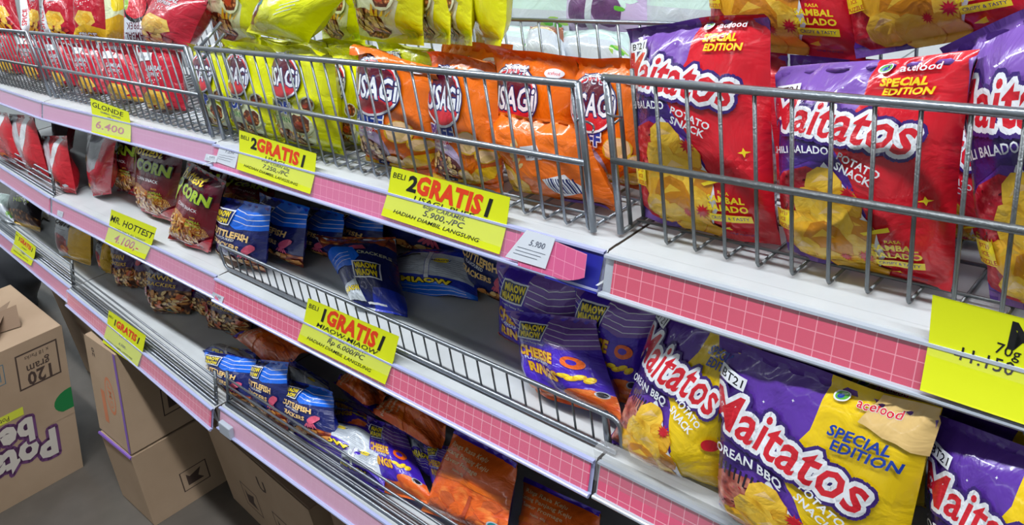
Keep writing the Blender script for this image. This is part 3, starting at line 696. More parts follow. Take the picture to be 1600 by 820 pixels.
def twotone_pack():
    h = 1.6; a = Art(h, 'film_ired', 'film_ired', nu=12, nv=16)
    a.poly('panel', [(.05, h), (.38, h), (.55, .9), (.48, .55), (.2, .5), (.12, 1.0)]); a.poly('white', [(.48, .9), (.72, h), (.92, h), (.6, .7)])
    a.ell('orange', .55, .32, .13, .10); a.ell('wine', .58, .30, .08, .06); a.poly('white', [(.75, .2), (.9, .24), (.85, .3), (.74, .27)])
    return a
def redwhite_pack():
    h = 1.6; a = Art(h, 'film_backsilver', 'film_ired', nu=12, nv=16)
    a.poly('crimson', [(0, 0), (1, 0), (1, h), (.72, h), (.66, .75), (.4, .62), (.1, .72), (0, .66)]); a.ell('gold', .18, .98, .13, .09); a.ell('food_tomato', .3, .32, .2, .14)
    a.ell('gold', .26, .30, .07, .05)
    return a
def brown_pack():
    h = 1.2; a = Art(h, 'film_char', 'film_char', nu=12, nv=14)
    a.poly('food_twist', [(0, .3), (.6, .4), (1, .3), (1, 0), (0, 0)]); a.text('lime', 'NEW', .6, .7, .2, .2, .03); a.poly('gold', [(0, 0), (1, 0), (1, .12), (.3, .06)])
    return a
def eggplant_pack():
    h = .8; a = Art(h, 'film_lilac', 'film_panel', nu=14, nv=14)
    a.poly('silver', [(0, .5), (1, .5), (1, .8), (0, .8)])
    for x, y, r in ((.28, .24, .16), (.62, .26, .17)): a.ell('food_egg', x, y, r, r * 1.1, .3, 16); a.poly('leaf', [(x - .1, y + .22), (x - .02, y + .12), (x + .06, y + .24), (x, y + .3)])
    for i in range(6): a.ell('leaf' if i % 2 else 'mint', .82 + .05 * math.cos(i), .36 + .09 * math.sin(i * 1.7), .06, .03, i, 8, .2, i)
    a.rect('panel', .40, 0, .48, .8, -.15); a.text('char', 'BAL 23 17 CCI', .76, .62, .07, .05, .01)
    return a
def pale_pack():
    h = .8; a = Art(h, 'film_mint', 'film_panel', nu=12, nv=12)
    a.poly('panel', [(0, 0), (1, 0), (1, .3), (0, .36)]); a.poly('mint', [(.1, .4), (.9, .4), (.9, .75), (.1, .75)])
    for i in range(5): a.ell('leaf' if i % 2 else 'cuke', .80 + .04 * i, .15 + .03 * (i % 3), .03, .05, i, 8, .2, i)
    return a
def crate_pack():
    h = .8; a = Art(h, 'film_panel', 'film_panel', nu=12, nv=12)
    a.poly('crispd', [(0, .8), (0, .42), (.2, .55), (.5, .62), (.8, .55), (1, .42), (1, .8)]); a.poly('tan', [(.1, .5), (.3, .58), (.7, .58), (.9, .5), (.6, .52), (.3, .52)])
    return a
def clear_yellow():
    h = 1.3; a = Art(h, 'film_cream', 'film_cream', nu=12, nv=14); a.poly('gold', [(0, 0), (1, 0), (1, .5), (.5, .62), (0, .5)]); a.ell('yel2', .5, .9, .3, .25, .3, 12, .15)
    return a
A = {}
def art(n):
    if n not in A:
        A[n] = {'chili': lambda: potato_pack('chili'), 'bbq': lambda: potato_pack('bbq'), 'cereal': cereal_pack, 'caramel': caramel_side, 'pop': popcorn_pack, 'popback': popcorn_back,
                'red0': lambda: red_pack(0), 'red1': lambda: red_pack(1), 'red2': lambda: red_pack(2), 'geprek': geprek_panel, 'corn': corn_pack, 'cuttle': cuttle_pack, 'ring': ring_pack,
                'backb': lambda: back_white('b'), 'backp': lambda: back_white('p'), 'orangeback': orange_back, 'lying': lying_cuttle, 'noodle': lambda: noodle_pack(0), 'noodle1': lambda: noodle_pack(1),
                'tomato': tomato_pack, 'twotone': twotone_pack, 'redwhite': redwhite_pack, 'brown': brown_pack, 'eggplant': eggplant_pack, 'pale': pale_pack, 'crate': crate_pack, 'clearyellow': clear_yellow}[n]()
    return A[n]

# ------------------------------------------------------------------ the room
def structure(name, mb, mats, **k): return tag(mb.build(name, mats, **k), kind='structure')
structure('floor', MB().box(-7, 4, -4, 5, -0.06, 0), 'floor_tile')
structure('ceiling', MB().box(-7, 4, -4, 5, 3.0, 3.06), 'ceiling_paint')
structure('wall_back', MB().box(-7, 4, 5, 5.1, 0, 3), 'wall_paint')
structure('wall_front', MB().box(-7, 4, -4.1, -4, 0, 3), 'wall_paint')
structure('wall_left', MB().box(-7.1, -7, -4, 5, 0, 3), 'wall_paint')
structure('wall_right', MB().box(4, 4.1, -4, 5, 0, 3), 'wall_paint')
for ly, lp in LAMP_ROWS:  # main row over the shelf front; the other two are unseen, added for fill
    for lx in (-5.4, -3.6, -1.8, 0.0, 1.8):
        r_ = empty('ceiling_light', (lx, ly, 3.0), 'white ceiling batten with a fluorescent tube, out of the picture above the shelves', 'ceiling light', 'fluorescent ceiling battens')
        MB().box(lx - .76, lx + .76, ly - .05, ly + .05, 2.93, 3.0).build('lamp_case', 'lamp_case', r_)
        MB().tube([(lx - .74, ly, 2.905), (lx + .74, ly, 2.905)], .014, 10).build('tube', 'tube_glow', r_, smooth=True)

# ------------------------------------------------------------------ shelves: joints between bays every 0.9 m
XJ = [-3.195, -2.295, -1.395, -0.495, 0.405]
ZT = dict(A=0.970, B=0.731, C=0.481)
YF = dict(A=[(.600, .575), (.575, .596), (.590, .583), (.578, .5765)], B=[(.545, .5105), (.512, .523), (.517, .527), (.530, .530)], C=[(.495, .472), (.462, .435), (.448, .458), (.46, .46)])
PAPER = dict(A=['rail_lilac', 'rail_lilac', 'rail_rose', 'rail_red'], B=['rail_rose', 'rail_rose', 'rail_pink', 'rail_pink'], C=['rail_rose', 'rail_pink', 'rail_pale', 'rail_pale'])
BAY = ['farthest left', 'second from the left', 'middle', 'nearest, on the right']
LVL = dict(A='top', B='middle', C='bottom')
SLOPE = 0.36
def on_rail(px, py, lv, off=0.0):
    """point of the tilted price rail plane seen at a pixel"""
    d = ray(px, py); best = None
    for k in range(4):
        (ya, yb), xa, xb = YF[lv][k], XJ[k], XJ[k + 1]; s = (yb - ya) / (xb - xa)
        # plane: y = ya + s (x - xa) + SLOPE (z - zt) - off
        c0 = ya - s * xa - SLOPE * ZT[lv] - off + SLOPE * CAM_Z
        t = c0 / (d[1] - s * d[0] - SLOPE * d[2]); p = ORI + d * t
        if best is None or xa - 1e-3 <= p[0] <= xb + 1e-3: best = p
    return best
for lv in 'ABC':
    zt = ZT[lv]; yb = 0.93
    for k in range(4):
        xa, xb = XJ[k] + .002, XJ[k + 1] - .002; ya, ye = YF[lv][k]
        root = empty('display_shelf', ((xa + xb) / 2, (ya + ye) / 2, zt - .03), 'white steel shelf board with a pink price rail, %s level, %s bay' % (LVL[lv], BAY[k]), 'shelf', 'gondola shelves')
        mb = MB(); th = .026
        prof = [(0.0, -.034), (0.0, -.003), (.003, 0.0), (.016, .0004), (.018, -.0), (1, 0)]
        for i in range(5):
            (o0, z0), (o1, z1) = prof[i], prof[i + 1]
            q = lambda x, y, o: (x, (yb if o == 1 else y + .002 + o), 0)
            a, b = q(xa, ya, o0), q(xb, ye, o0); c, d = q(xb, ye, o1), q(xa, ya, o1)
            mb.quad((a[0], a[1], zt + z0), (b[0], b[1], zt + z0), (c[0], c[1], zt + z1), (d[0], d[1], zt + z1))
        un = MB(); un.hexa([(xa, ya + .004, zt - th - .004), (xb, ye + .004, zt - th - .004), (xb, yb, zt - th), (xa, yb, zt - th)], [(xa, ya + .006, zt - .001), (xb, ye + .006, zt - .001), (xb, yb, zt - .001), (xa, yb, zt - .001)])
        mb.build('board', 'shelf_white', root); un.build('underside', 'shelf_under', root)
        # price rail: plastic channel, printed paper, clear cover and bottom bead
        rail = MB(); H = .040; e = .0025
        def rp(x, s, off):   # s 0 top .. 1 bottom
            y = ya + (ye - ya) * (x - xa) / (xb - xa); return (x, y - SLOPE * H * s - off, zt - H * s)
        for (s0, s1, o0, o1) in ((0, 0, -.0015, .0035), (0, .06, .0035, .0035), (.94, 1.0, .005, .006), (1.0, 1.0, .006, -.0015), (0, 1, -.0015, -.0015), (.94, .94, .0, .005)):
            rail.quad(rp(xa, s0, o0), rp(xb, s0, o0), rp(xb, s1, o1), rp(xa, s1, o1))
        rail.tube([rp(xa, .99, .004), rp(xb, .99, .004)], .0026, 8)
        rl = rail.build('price_rail', 'holder_plastic' if k < 3 else 'clear_white', root)
        n = 30; pm = MB(); xe = xb - (.062 if (lv, k) == ('A', 2) else .004); xs = xa + (.012 if (lv, k) == ('A', 3) else .003)
        for i in range(n):
            x0, x1 = xs + (xe - xs) * i / n, xs + (xe - xs) * (i + 1) / n
            o_ = .0008 if (lv, k) != ('A', 2) or x1 < xb - .10 else .0068; pm.quad(rp(x0, .03, o_), rp(x1, .03, o_), rp(x1, .95, o_), rp(x0, .95, o_), 0, [(x0, 0.0), (x1, 0.0), (x1, .040), (x0, .040)])
        if (lv, k) == ('A', 2): MB().quad(rp(xb - .075, .02, .0004), rp(xb - .001, .02, .0004), rp(xb - .001, 1.05, .0066), rp(xb - .075, 1.05, .0066)).build('rail_end', 'holder_blue', rl)
        if (lv, k) == ('A', 2):   # the paper's loose, curled end
            for i in range(6):
                x0, x1 = xe + .008 * i, xe + .008 * (i + 1); c0, c1 = .0068 + .0012 * i, .0068 + .0012 * (i + 1); s0, s1 = .95 - .02 * i * i / 2.2, .95 - .02 * (i + 1) ** 2 / 2.2
                pm.quad(rp(x0, .03, c0), rp(x1, .03, c1), rp(x1, s1, c1), rp(x0, s0, c0), 0, [(x0, 0.0), (x1, 0.0), (x1, s1 * .04), (x0, s0 * .04)])
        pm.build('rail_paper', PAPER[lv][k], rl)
        cv = MB(); cv.quad(rp(xa, .06, .0036), rp(xe, .06, .0036), rp(xe, .95, .0050), rp(xa, .95, .0050)); cv.build('rail_cover', 'clear_cover_left' if k < 2 else ('clear_cover' if k < 3 else 'clear_cover_right'), rl)
for k in range(5):
    x = XJ[k]
    r_ = empty('shelf_upright', (x, .945, 0), 'grey slotted steel upright behind the shelves at the %s joint' % ['leftmost', 'second', 'third', 'fourth', 'rightmost'][k], 'upright')
    MB().box(x - .015, x + .015, .93, .965, 0, 1.12).build('post', 'upright_grey', r_)
    for lv in 'ABC': 
        z = ZT[lv]; MB().hexa([(x - .0015, .70, z - .045), (x + .0015, .70, z - .045), (x + .0015, .93, z - .10), (x - .0015, .93, z - .10)], [(x - .0015, .56, z - .03), (x + .0015, .56, z - .03), (x + .0015, .93, z - .03), (x - .0015, .93, z - .03)]).build('bracket', 'upright_grey', r_)
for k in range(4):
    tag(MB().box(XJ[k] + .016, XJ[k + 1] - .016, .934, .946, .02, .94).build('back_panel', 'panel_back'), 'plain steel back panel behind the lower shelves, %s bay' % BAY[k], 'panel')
    r_ = empty('display_shelf', ((XJ[k] + XJ[k + 1]) / 2, 1.2, .93), 'white shelf board on the far side of the rack, %s bay' % BAY[k], 'shelf')
    MB().box(XJ[k] + .002, XJ[k + 1] - .002, .97, 1.50, .94, .97).build('board', 'shelf_white', r_)
    MB().box(XJ[k] + .002, XJ[k + 1] - .002, 1.50, 1.506, .93, .97).build('price_rail', 'holder_plastic', r_)

# ------------------------------------------------------------------ wire baskets on the top shelf
def basket(xa, xb, yf, yb, zb, zm, zt, sp, label, wm, phase=0.0, mats='wire_zinc', sideend=.055, rise=0.0):
    root = empty('wire_basket', ((xa + xb) / 2, yf, zb), label, 'basket', 'wire baskets on the top shelf')
    rr, rw = .0042, .0019
    MB().tube([(xa - .004, yf, zt), (xb, yf, zt)], rr, 10).build('top_rail', mats, root, smooth=True)
    MB().tube([(xa, yf - .003, zm), (xb, yf - .003, zm)], .0036, 10).build('middle_rail', wm, root, smooth=True)
    x = xa + phase + .004; bt = MB(); w0 = None
    while x < xb - .008:
        if w0 is None: w0 = MB().tube([(x, yf, zt), (x, yf, zb + .006), (x, yf + .002, zb + .0025), (x, yf + .008, zb + .002)], rw, 6).build('front_wire', wm, root, smooth=True, loc=(x, yf, zb)); xw = x
        else: c_ = w0.copy(); COL.objects.link(c_); c_.parent = root; c_.location.x = w0.location.x + x - xw
        bt.tube([(x, yf + .006, zb + .002), (x, yb, zb + .002)], rw * .9, 6); x += sp
    for yy in np.linspace(yf + .03, yb - .01, 5): bt.tube([(xa, yy, zb + .0055), (xb, yy, zb + .0055)], rw * .9, 6)
    bt.build('bottom_wires', wm, root, smooth=True)
    bk = MB(); x = xa + .02
    while x < xb: bk.tube([(x, yb, zb + .002), (x, yb, zt)], rw, 6); x += .036
    bk.build('back_wires', wm, root, smooth=True)
    MB().tube([(xa, yb, zt), (xb, yb, zt)], .003, 8).build('back_rail', mats, root, smooth=True)
    for xx, s in ((xa, 1), (xb, -1)):
        MB().tube([(xx, yf, zt + .002), (xx, yf, zb + .002)], .0040, 10).build('corner_post', mats, root, smooth=True)
        if s == 1:
            sd = MB(); y = yf + .018; e_ = min(yf + sideend, yb)
            while y < e_: sd.tube([(xx, y, zt - .002 + rise * (y - yf)), (xx, y, zb + .002)], rw * 1.3, 6); y += .024
            if rise: sd.tube([(xx, yf + .005, zt), (xx, e_, zt + rise * (e_ - yf))], .003, 8); sd.tube([(xx, yf + .005, zt - .02), (xx, e_, zt - .02 + rise * (e_ - yf))], .003, 8)
            sd.tube([(xx, yf, zb + .003), (xx, e_, zb + .003)], .003, 8)
            sd.build('side_wires', wm, root, smooth=True)
        hk = MB(); pts = [(xx + s * (.000 + .006 * math.sin(a)), yf - .004 + .010 * (1 - math.cos(a)), zt - .035 - .012 * a / 3) for a in np.linspace(0, 4.5, 12)]
        hk.tube(pts, .0013, 6).build('hook', mats, root, smooth=True)
    return root
SPB = 0.0325
basket(-3.19, -2.315, .604, .87, .972, 1.052, 1.139, SPB, 'galvanised wire basket of red snack packs at the far left end of the top shelf', 'wire_dull')
basket(-2.285, -1.425, .606, .87, .972, 1.054, 1.139, SPB, 'galvanised wire basket full of red chip bags, left part of the top shelf', 'wire_zinc')
basket(-1.385, -.533, .608, .87, .972, 1.055, 1.139, SPB, 'galvanised wire basket holding the lemon-yellow and orange snack bags', 'wire_zinc', .0275, rise=.57)
basket(-.503, .395, .6175, .88, .972, 1.059, 1.145, .0341, 'dull wire basket in front of the big purple and red chip bags, on the right', 'wire_dull', .054, sideend=.055)

# low wire fence on the middle shelf
def fence():
    x0, x1, y, z0, z1 = -1.401, -.470, .545, .738, .786
    root = empty('shelf_fence', (-.93, y, z0), 'low rounded wire fence along the middle shelf in front of the blue and violet bags', 'wire fence')
    def corner(cx, cz, a0, a1, r=.012): return [(cx + r * math.cos(a), y, cz + r * math.sin(a)) for a in np.linspace(a0, a1, 6)]
    loop = corner(x0 + .012, z0 + .012, 1.5 * math.pi, math.pi) + corner(x0 + .012, z1 - .012, math.pi, .5 * math.pi)
    MB().tube(corner(x0 + .012, z0 + .012, 1.5 * math.pi, math.pi) + corner(x0 + .012, z1 - .012, math.pi, .5 * math.pi) + corner(x1 - .012, z1 - .012, .5 * math.pi, 0) + [(x1, y, z0 + .012)], .0030, 8).build('frame_wire', 'wire_zinc', root, smooth=True)
    MB().tube([(x0 + .01, y, z0), (x1 - .01, y, z0)], .0038, 8).build('bottom_rail', 'wire_zinc', root, smooth=True)
    MB().tube([(x1 - .022, y + .002, z1), (x1 - .022, y + .002, z0)], .0042, 8).build('end_post', 'wire_zinc', root, smooth=True)
    x = x0 + .03; w0 = None
    while x < x1 - .03:
        if w0 is None: w0 = MB().tube([(x, y + .002, z1), (x, y + .002, z0)], .0014, 6).build('upright_wire', 'wire_dull', root, smooth=True, loc=(x, y, z0)); xw = x
        else: c_ = w0.copy(); COL.objects.link(c_); c_.parent = root; c_.location.x = w0.location.x + x - xw
        x += .0268
fence()
def rails(lv, k, label, n=4, x0=None, x1=None):
    xa, xb = x0 or XJ[k] + .01, x1 or XJ[k + 1] - .006; ya, ye = YF[lv][k]; z = ZT[lv]
    root = empty('shelf_rail', ((xa + xb) / 2, (ya + ye) / 2 + .02, z), label, 'wire rail', 'low wire rails')
    for i in range(n):
        o = .014 + .004 * i; zz = z + .010 + .0145 * i
        MB().tube([(xa, ya + o, zz), (xb, ye + o, zz)], .0022, 8).build('rail_wire', 'wire_zinc', root, smooth=True)
    MB().tube([(xa, ya + .010, z + .003), (xb, ye + .010, z + .003)], .0034, 8).build('rail_wire', 'wire_zinc', root, smooth=True)
    for xx, yy in ((xa + .004, ya), (xb - .004, ye)):
        MB().tube([(xx, yy + .012, z + .001), (xx, yy + .03, z + .010 + .0145 * n)], .0036, 8).build('end_post', 'wire_dull', root, smooth=True)
rails('B', 0, 'parallel wire rail guarding the far left end of the middle shelf')
rails('C', 0, 'parallel wire rail on the bottom shelf, far left bay')
rails('C', 1, 'parallel wire rail along the empty part of the bottom shelf')
rails('C', 2, 'parallel wire rail holding back the pile of blue and violet bags')

# ------------------------------------------------------------------ price cards in the rails
def card(name, lv, quad, drawart, label, cat='price card', off=.0022, curve=0.003, group=None):
    TL, TR, BR, BL = [on_rail(px, py, lv, off) for px, py in quad]
    o = printed(name, drawart, [BL, BR, TR, TL], 0.0, 5, 0, 0, 0, 0, thick=.0003, split=False, curve=curve); return tag(o, label, cat, group)
def yellow(h=.5): return Art(h, 'paper_yellow', 'paper_yellow', nu=8, nv=6, sv=.02)
H_ = 'HADIAH DIAMBIL LANGSUNG'
def promo(h, n, l1, l2, price, h2=.0):
    a = yellow(h); a.text('ink_black', 'BELI', .085, h * .85, .075, 0, .008, .9, shear=.1); a.text('ink_black', n, .215, h * .77, .21, 0, .04, .8, shear=.1)
    a.text('ink_red', 'GRATIS', .53, h * .76, .235, -.06, .05, .66, shear=.05); a.text('ink_black', '1', .855, h * .72, .23, 0, .03, .8, shear=.15)
    a.text('ink_black', l1, .50, h * .505, .070, -.02, .008, 1.3, shear=.2); a.text('ink_black', l2, .52, h * .40, .050, -.02, .004, 1.1, shear=.2)
    a.text('ink_black', price, .53, h * .28, .080, -.02, .006, shear=.2); a.text('ink_black', H_, .47, h * .14, .052, -.03, .003, 1.05, shear=.25)
    return a
def gl():
    a = yellow(.95); a.text('ink_black', 'GLONDE', .45, .80, .20, 0, .01, 1.0, shear=.2); a.text('ink_grey', 'SAMBAL GEPREK', .52, .66, .07); a.text('ink_grey', '100 g', .5, .56, .07)
    a.text('ink_pink', '6.400', .48, .28, .30, 0, .012, 1.1, shear=.15); return a
card('price_card', 'A', [(143, 153), (203, 175), (206, 222), (145, 208)], gl(), 'yellow hand-lettered card below the red chip bags, price in faded pink')
card('price_card', 'A', [(376, 203), (497, 240), (487, 303), (372, 264)], promo(.54, '2', 'USAGI', 'POP CORN 60g', '7.250,-/PC'), 'yellow promotion card in the rail below the lemon-yellow popcorn bags')
card('price_card', 'A', [(615, 260), (800, 308), (783, 397), (598, 336)], promo(.50, '2', 'USAGI  PUFF', '60gr CARAMEL', '5.900,-/PC'), 'large yellow promotion card in the rail below the orange bags')
card('price_card', 'B', [(484, 465), (626, 525), (604, 600), (467, 531)], promo(.52, '1', 'MIAOW-MIAOW', '48gr ALL VARIANT', 'Rp 6.000/PC'), 'yellow promotion card with one-plus-one offer on the middle shelf rail')
def hot():
    a = yellow(.62); a.text('ink_black', 'MR. HOTTEST', .50, .46, .17, -.02, .012, .9, shear=.2); a.text('ink_grey', 'CORN SNACK ALL VARIANT', .50, .31, .055, 0, .0, shear=.2); a.text('ink_pink', '4.100,-', .5, .14, .21, 0, .008, 1.0, shear=.2); return a
card('price_card', 'B', [(176, 327), (247, 356), (228, 405), (165, 378)], hot(), 'yellow hand-lettered card in front of the maroon corn snack bags')
card('price_card', 'C', [(172, 484), (230, 524), (216, 574), (162, 534)], promo(.80, '1', 'MR. P.', '', '6.500,-'), 'yellow promotion card on the bottom shelf rail above the cartons')
card('price_card', 'C', [(27, 360), (58, 386), (50, 415), (18, 393)], promo(.80, '1', 'CHIPS', '', '7.000,-'), 'small yellow card at the far left end of the bottom shelf rail')
def big():
    a = yellow(.62); a.text('ink_black', 'MAITATOS', 1.06, .48, .24, -.03, .03, 1.0, shear=.1); a.text('ink_black', '70g', .46, .385, .10, -.06, .006, shear=.15)
    a.text('ink_black', '11.150', .35, .295, .12, -.02, .006, shear=.1); a.rect('ink_black', .16, .283, .50, .291, .05); a.text('ink_red', '10.350', .93, .22, .22, -.03, .03); return a
card('price_card', 'A', [(1461, 459), (1745, 532), (1733, 703), (1441, 607)], big(), 'big yellow price card with a struck-out price, lower right', curve=.006)
def tagart(t, h=.6):
    a = Art(h, 'paper_white', 'paper_white', nu=4, nv=4, sv=.02); a.text('ink_grey', t, .58, h * .66, .20 if len(t) < 7 else .14, 0, .01)
    for k in range(3): a.rect('ink_grey', .12, h * (.42 - .11 * k), .90 - .08 * k, h * (.435 - .11 * k))
    return a
card('shelf_tag', 'A', [(823, 359), (868, 372), (852, 420), (789, 401)], tagart('5.900', .75), 'white printed price tag right of the large yellow card', 'price tag', off=.0082, curve=0)
card('shelf_tag', 'A', [(344, 226), (376, 226), (367, 263), (336, 252)], tagart('7.250', .8), 'white printed price tag left of the popcorn promotion card', 'price tag', curve=0)
card('shelf_tag', 'A', [(322, 240), (341, 244), (337, 254), (319, 250)], tagart('6.875', .5), 'tiny white sticker at the left end of the middle bay rail, top shelf', 'price tag', off=.0028, curve=0)
card('shelf_tag', 'B', [(333, 456), (350, 464), (346, 475), (328, 466)], tagart('6.000', .5), 'tiny white sticker at the joint of the middle shelf rail', 'price tag', curve=0)
card('shelf_tag', 'B', [(90, 328), (99, 331), (97, 340), (89, 336)], tagart('4.100', .8), 'tiny white sticker at the left joint of the middle shelf rail', 'price tag', curve=0)
p_ = on_rail(356, 670, 'C', .003)
mbx = MB(); mbx.hexa([p_ + np.array(v) for v in ((-.022, -.010, -.012), (.022, -.010, -.012), (.022, .0, -.012), (-.022, .0, -.012))], [p_ + np.array(v) for v in ((-.022, -.006, .012), (.022, -.006, .012), (.022, .004, .012), (-.022, .004, .012))])
tag(mbx.build('label_clip', 'clear_white', loc=p_, bevel=.002), 'small white plastic label clip on the pale bottom rail', 'label clip')
# clear plastic label channel at the right bay's middle shelf
q_ = [(-.493, .5225), (-.20, .5225)]
ch = MB(); ch.quad((-.49, .522, .700), (.40, .522, .700), (.40, .519, .756), (-.49, .519, .756)); ch.quad((-.49, .519, .756), (.40, .519, .756), (.40, .535, .758), (-.49, .535, .758))
tag(ch.build('shelf_lip', 'clear_wrap', loc=(-.05, .52, .72)), 'clear plastic front lip in front of the yellow and purple chip bags', 'shelf lip')

# ------------------------------------------------------------------ snack bags: name, art, corners BL BR TR TL as (px, py, depth y) or (px, py, -height z), thickness
def bag(a, cs, T, label, cat, group=None, seed=1, pinch=.05, flop=0.0, wr=1.0, belly=.3, name='snack_bag', curve=0.0):
    if seed in TURNED:     # bags turned towards the near end of the aisle: left edge nearer the shelf front
        cs = list(cs)
        for i, j in ((0, 1), (3, 2)):
            m_ = (cs[i][2] + cs[j][2]) / 2; cs[i] = (cs[i][0], cs[i][1], m_ - TURNED[seed]); cs[j] = (cs[j][0], cs[j][1], m_ + TURNED[seed])
    C = [at(c) for c in cs]
    lv = 'A' if seed < 80 or seed > 160 else ('B' if seed < 120 else 'C'); fl = ZT[lv] + (.007 if lv == 'A' else .003)
    if seed in SLIDE:      # rest the lower corners on the shelf where they are seen, never in front of the wires
        ymin = dict(A=.640, B=.548, C=.486)[lv] if seed not in (11, 12, 13) else .652
        ymin = {91: .576, 101: .580, 111: .562}.get(seed, ymin)
        d = []
        for i in (0, 1):
            if C[i][2] < fl:
                p = at_z(cs[i][0], cs[i][1], fl); y = max(p[1], ymin); p = at_y(cs[i][0], cs[i][1], y); d.append(cs[i][2] - y); C[i] = p
        if d:
            m_ = sum(d) / 2 * .7
            for i in (2, 3): C[i] = at_y(cs[i][0], cs[i][1], cs[i][2] - m_)
    top = dict(A=9, B=.926, C=.688)[lv]
    h0 = np.linalg.norm((C[2] + C[3] - C[0] - C[1]) / 2)
    for i in (0, 1): C[i][2] = max(C[i][2], fl)
    for i in (2, 3): C[i][2] = min(C[i][2], top)
    h1 = np.linalg.norm((C[2] + C[3] - C[0] - C[1]) / 2)
    o = printed(name, art(a), C, T, seed, pinch, flop, wr, belly, curve=curve, sq=min(max(h0 / h1, 1.0), 1.42)); return tag(o, label, cat, group)
TURNED = {k: .014 for k in (61, 62, 63, 64, 65, 66, 122, 123, 124, 129, 131)}
TURNED.update({k: .026 for k in (72, 73, 74, 75, 76, 77, 161, 162, 163, 164, 165, 89, 126)})
SLIDE = {11, 12, 13, 31, 32, 35, 41, 42, 43, 81, 82, 83, 85, 86, 87, 88, 91, 97, 101, 103, 111, 121, 122, 123, 124, 125, 127, 128, 130, 131, 141, 143, 144, 152, 153}
ZA, ZB, ZC = -.9775, -.733, -.483
CB = 'chip bag'
# top shelf, right bay: big purple and red bags
bag('chili', [(1003, 338, .672), (1214, 386, .672), (1204, 14, .700), (983, 34, .715)], .075, 'big purple and red chip bag standing at the left end of the right-hand basket', CB, 'big chilli chip bags', 11, .03, .8, 1.6, .5)
bag('chili', [(1226, 398, .668), (1490, 466, .655), (1524, 76, .665), (1208, 104, .705)], .08, 'big purple and red chip bag with a folded top seal, second in the right-hand basket', CB, 'big chilli chip bags', 12, .05, -.6, 1.7, .6)
bag('chili', [(1550, 480, .668), (1850, 560, .655), (1800, -80, .68), (1478, 70, .70)], .08, 'purple and red chip bag cut off by the right edge of the photo, leaning outwards', CB, 'big chilli chip bags', 13, .04, .3, 1.6, .4)
bag('chili', [(1400, 440, .760), (1585, 480, .750), (1600, 130, .770), (1400, 110, .775)], .06, 'shaded chip bag standing behind, in the dark gap between the two right-hand bags', CB, 'big chilli chip bags', 14)
bag('chili', [(1040, 300, .790), (1235, 340, .785), (1230, 80, .81), (1045, 70, .815)], .06, 'chip bag in the second row behind the big front bags, almost hidden', CB, 'second-row chip bags', 15)
bag('chili', [(1250, 350, .790), (1400, 400, .785), (1400, 95, .81), (1235, 85, .815)], .06, 'chip bag in the second row behind the big front bags, almost hidden', CB, 'second-row chip bags', 16)
bag('chili', [(1112, 72, .80), (1352, 96, .795), (1350, -270, .84), (1095, -250, .85)], .07, 'upper chip bag, lower half in view, stacked above the first two big bags', CB, 'big chilli chip bags', 17, .04, 0, .8)
bag('chili', [(1335, 92, .79), (1640, 40, .78), (1560, -330, .83), (1290, -260, .84)], .07, 'upper chip bag tilted to the left at the top right, showing its chips picture', CB, 'big chilli chip bags', 18, .04, 0, .8)
# far side of the rack
bag('eggplant', [(880, 52, 1.16), (1010, 56, 1.14), (1020, -60, 1.18), (885, -60, 1.20)], .05, 'pale lilac pack printed with aubergines, standing on the far side of the rack', 'snack pack', None, 20, .02, 0, .6)
bag('pale', [(740, 62, 1.15), (890, 62, 1.15), (890, -60, 1.18), (745, -60, 1.18)], .05, 'pale mint-white pack on the far side of the rack beside the aubergine pack', 'snack pack', None, 21, .02, 0, .6)
bag('pale', [(1005, 62, 1.15), (1150, 66, 1.15), (1150, -60, 1.18), (1010, -60, 1.18)], .05, 'pale mint-white pack on the far side of the rack above the first big chip bag', 'snack pack', None, 22, .02, 0, .6)
bag('pale', [(735, 90, 1.02), (850, 92, 1.02), (850, 42, 1.10), (745, 42, 1.10)], .05, 'white pack lying flat behind the basket, left of the three', 'snack pack', 'packs lying behind the basket', 23, .04)
bag('crate', [(815, 96, 1.0), (885, 96, 1.0), (880, 42, 1.07), (830, 44, 1.07)], .05, 'brown-topped pack lying behind the basket between two white ones', 'snack pack', 'packs lying behind the basket', 24, .04)
bag('pale', [(868, 96, 1.02), (985, 98, 1.02), (985, 52, 1.10), (875, 50, 1.10)], .05, 'white pack lying flat behind the basket, right of the three', 'snack pack', 'packs lying behind the basket', 25, .04)
# orange cereal snack bags
G = 'orange puffed snack bags'
bag('cereal', [(578, 283, .640), (692, 312, .640), (690, 84, .665), (557, 48, .675)], .06, 'orange snack bag at the left end of the orange row, its top seal curled back', CB, G, 31, .03, 2.2, 1.0, .4)
bag('cereal', [(690, 318, .668), (795, 345, .660), (775, 82, .690), (672, 66, .700)], .055, 'orange snack bag with half its round logo hidden, second from the left', CB, G, 32, .04, 1.0, 1.2)
bag('cereal', [(798, 335, .745), (915, 360, .735), (906, 80, .750), (770, 66, .765)], .06, 'orange snack bag standing upright behind the slumped orange bag', CB, G, 33, .03, .8, .9)
bag('cereal', [(908, 318, .730), (1030, 345, .715), (1030, 90, .740), (893, 84, .755)], .055, 'orange snack bag beside the corner post, right end of the orange row', CB, G, 34, .03, .5, .8)
bag('caramel', [(800, 300, .660), (975, 330, .668), (915, 195, .665), (752, 172, .665)], .06, 'slumped orange bag lying on its side against the basket wires, barcode showing', CB, G, 35, .10, 0, 1.5)
bag('cereal', [(690, 250, .800), (800, 270, .79), (800, 70, .81), (690, 60, .82)], .05, 'orange snack bag in the back row, only its top fold showing', CB, G, 36)
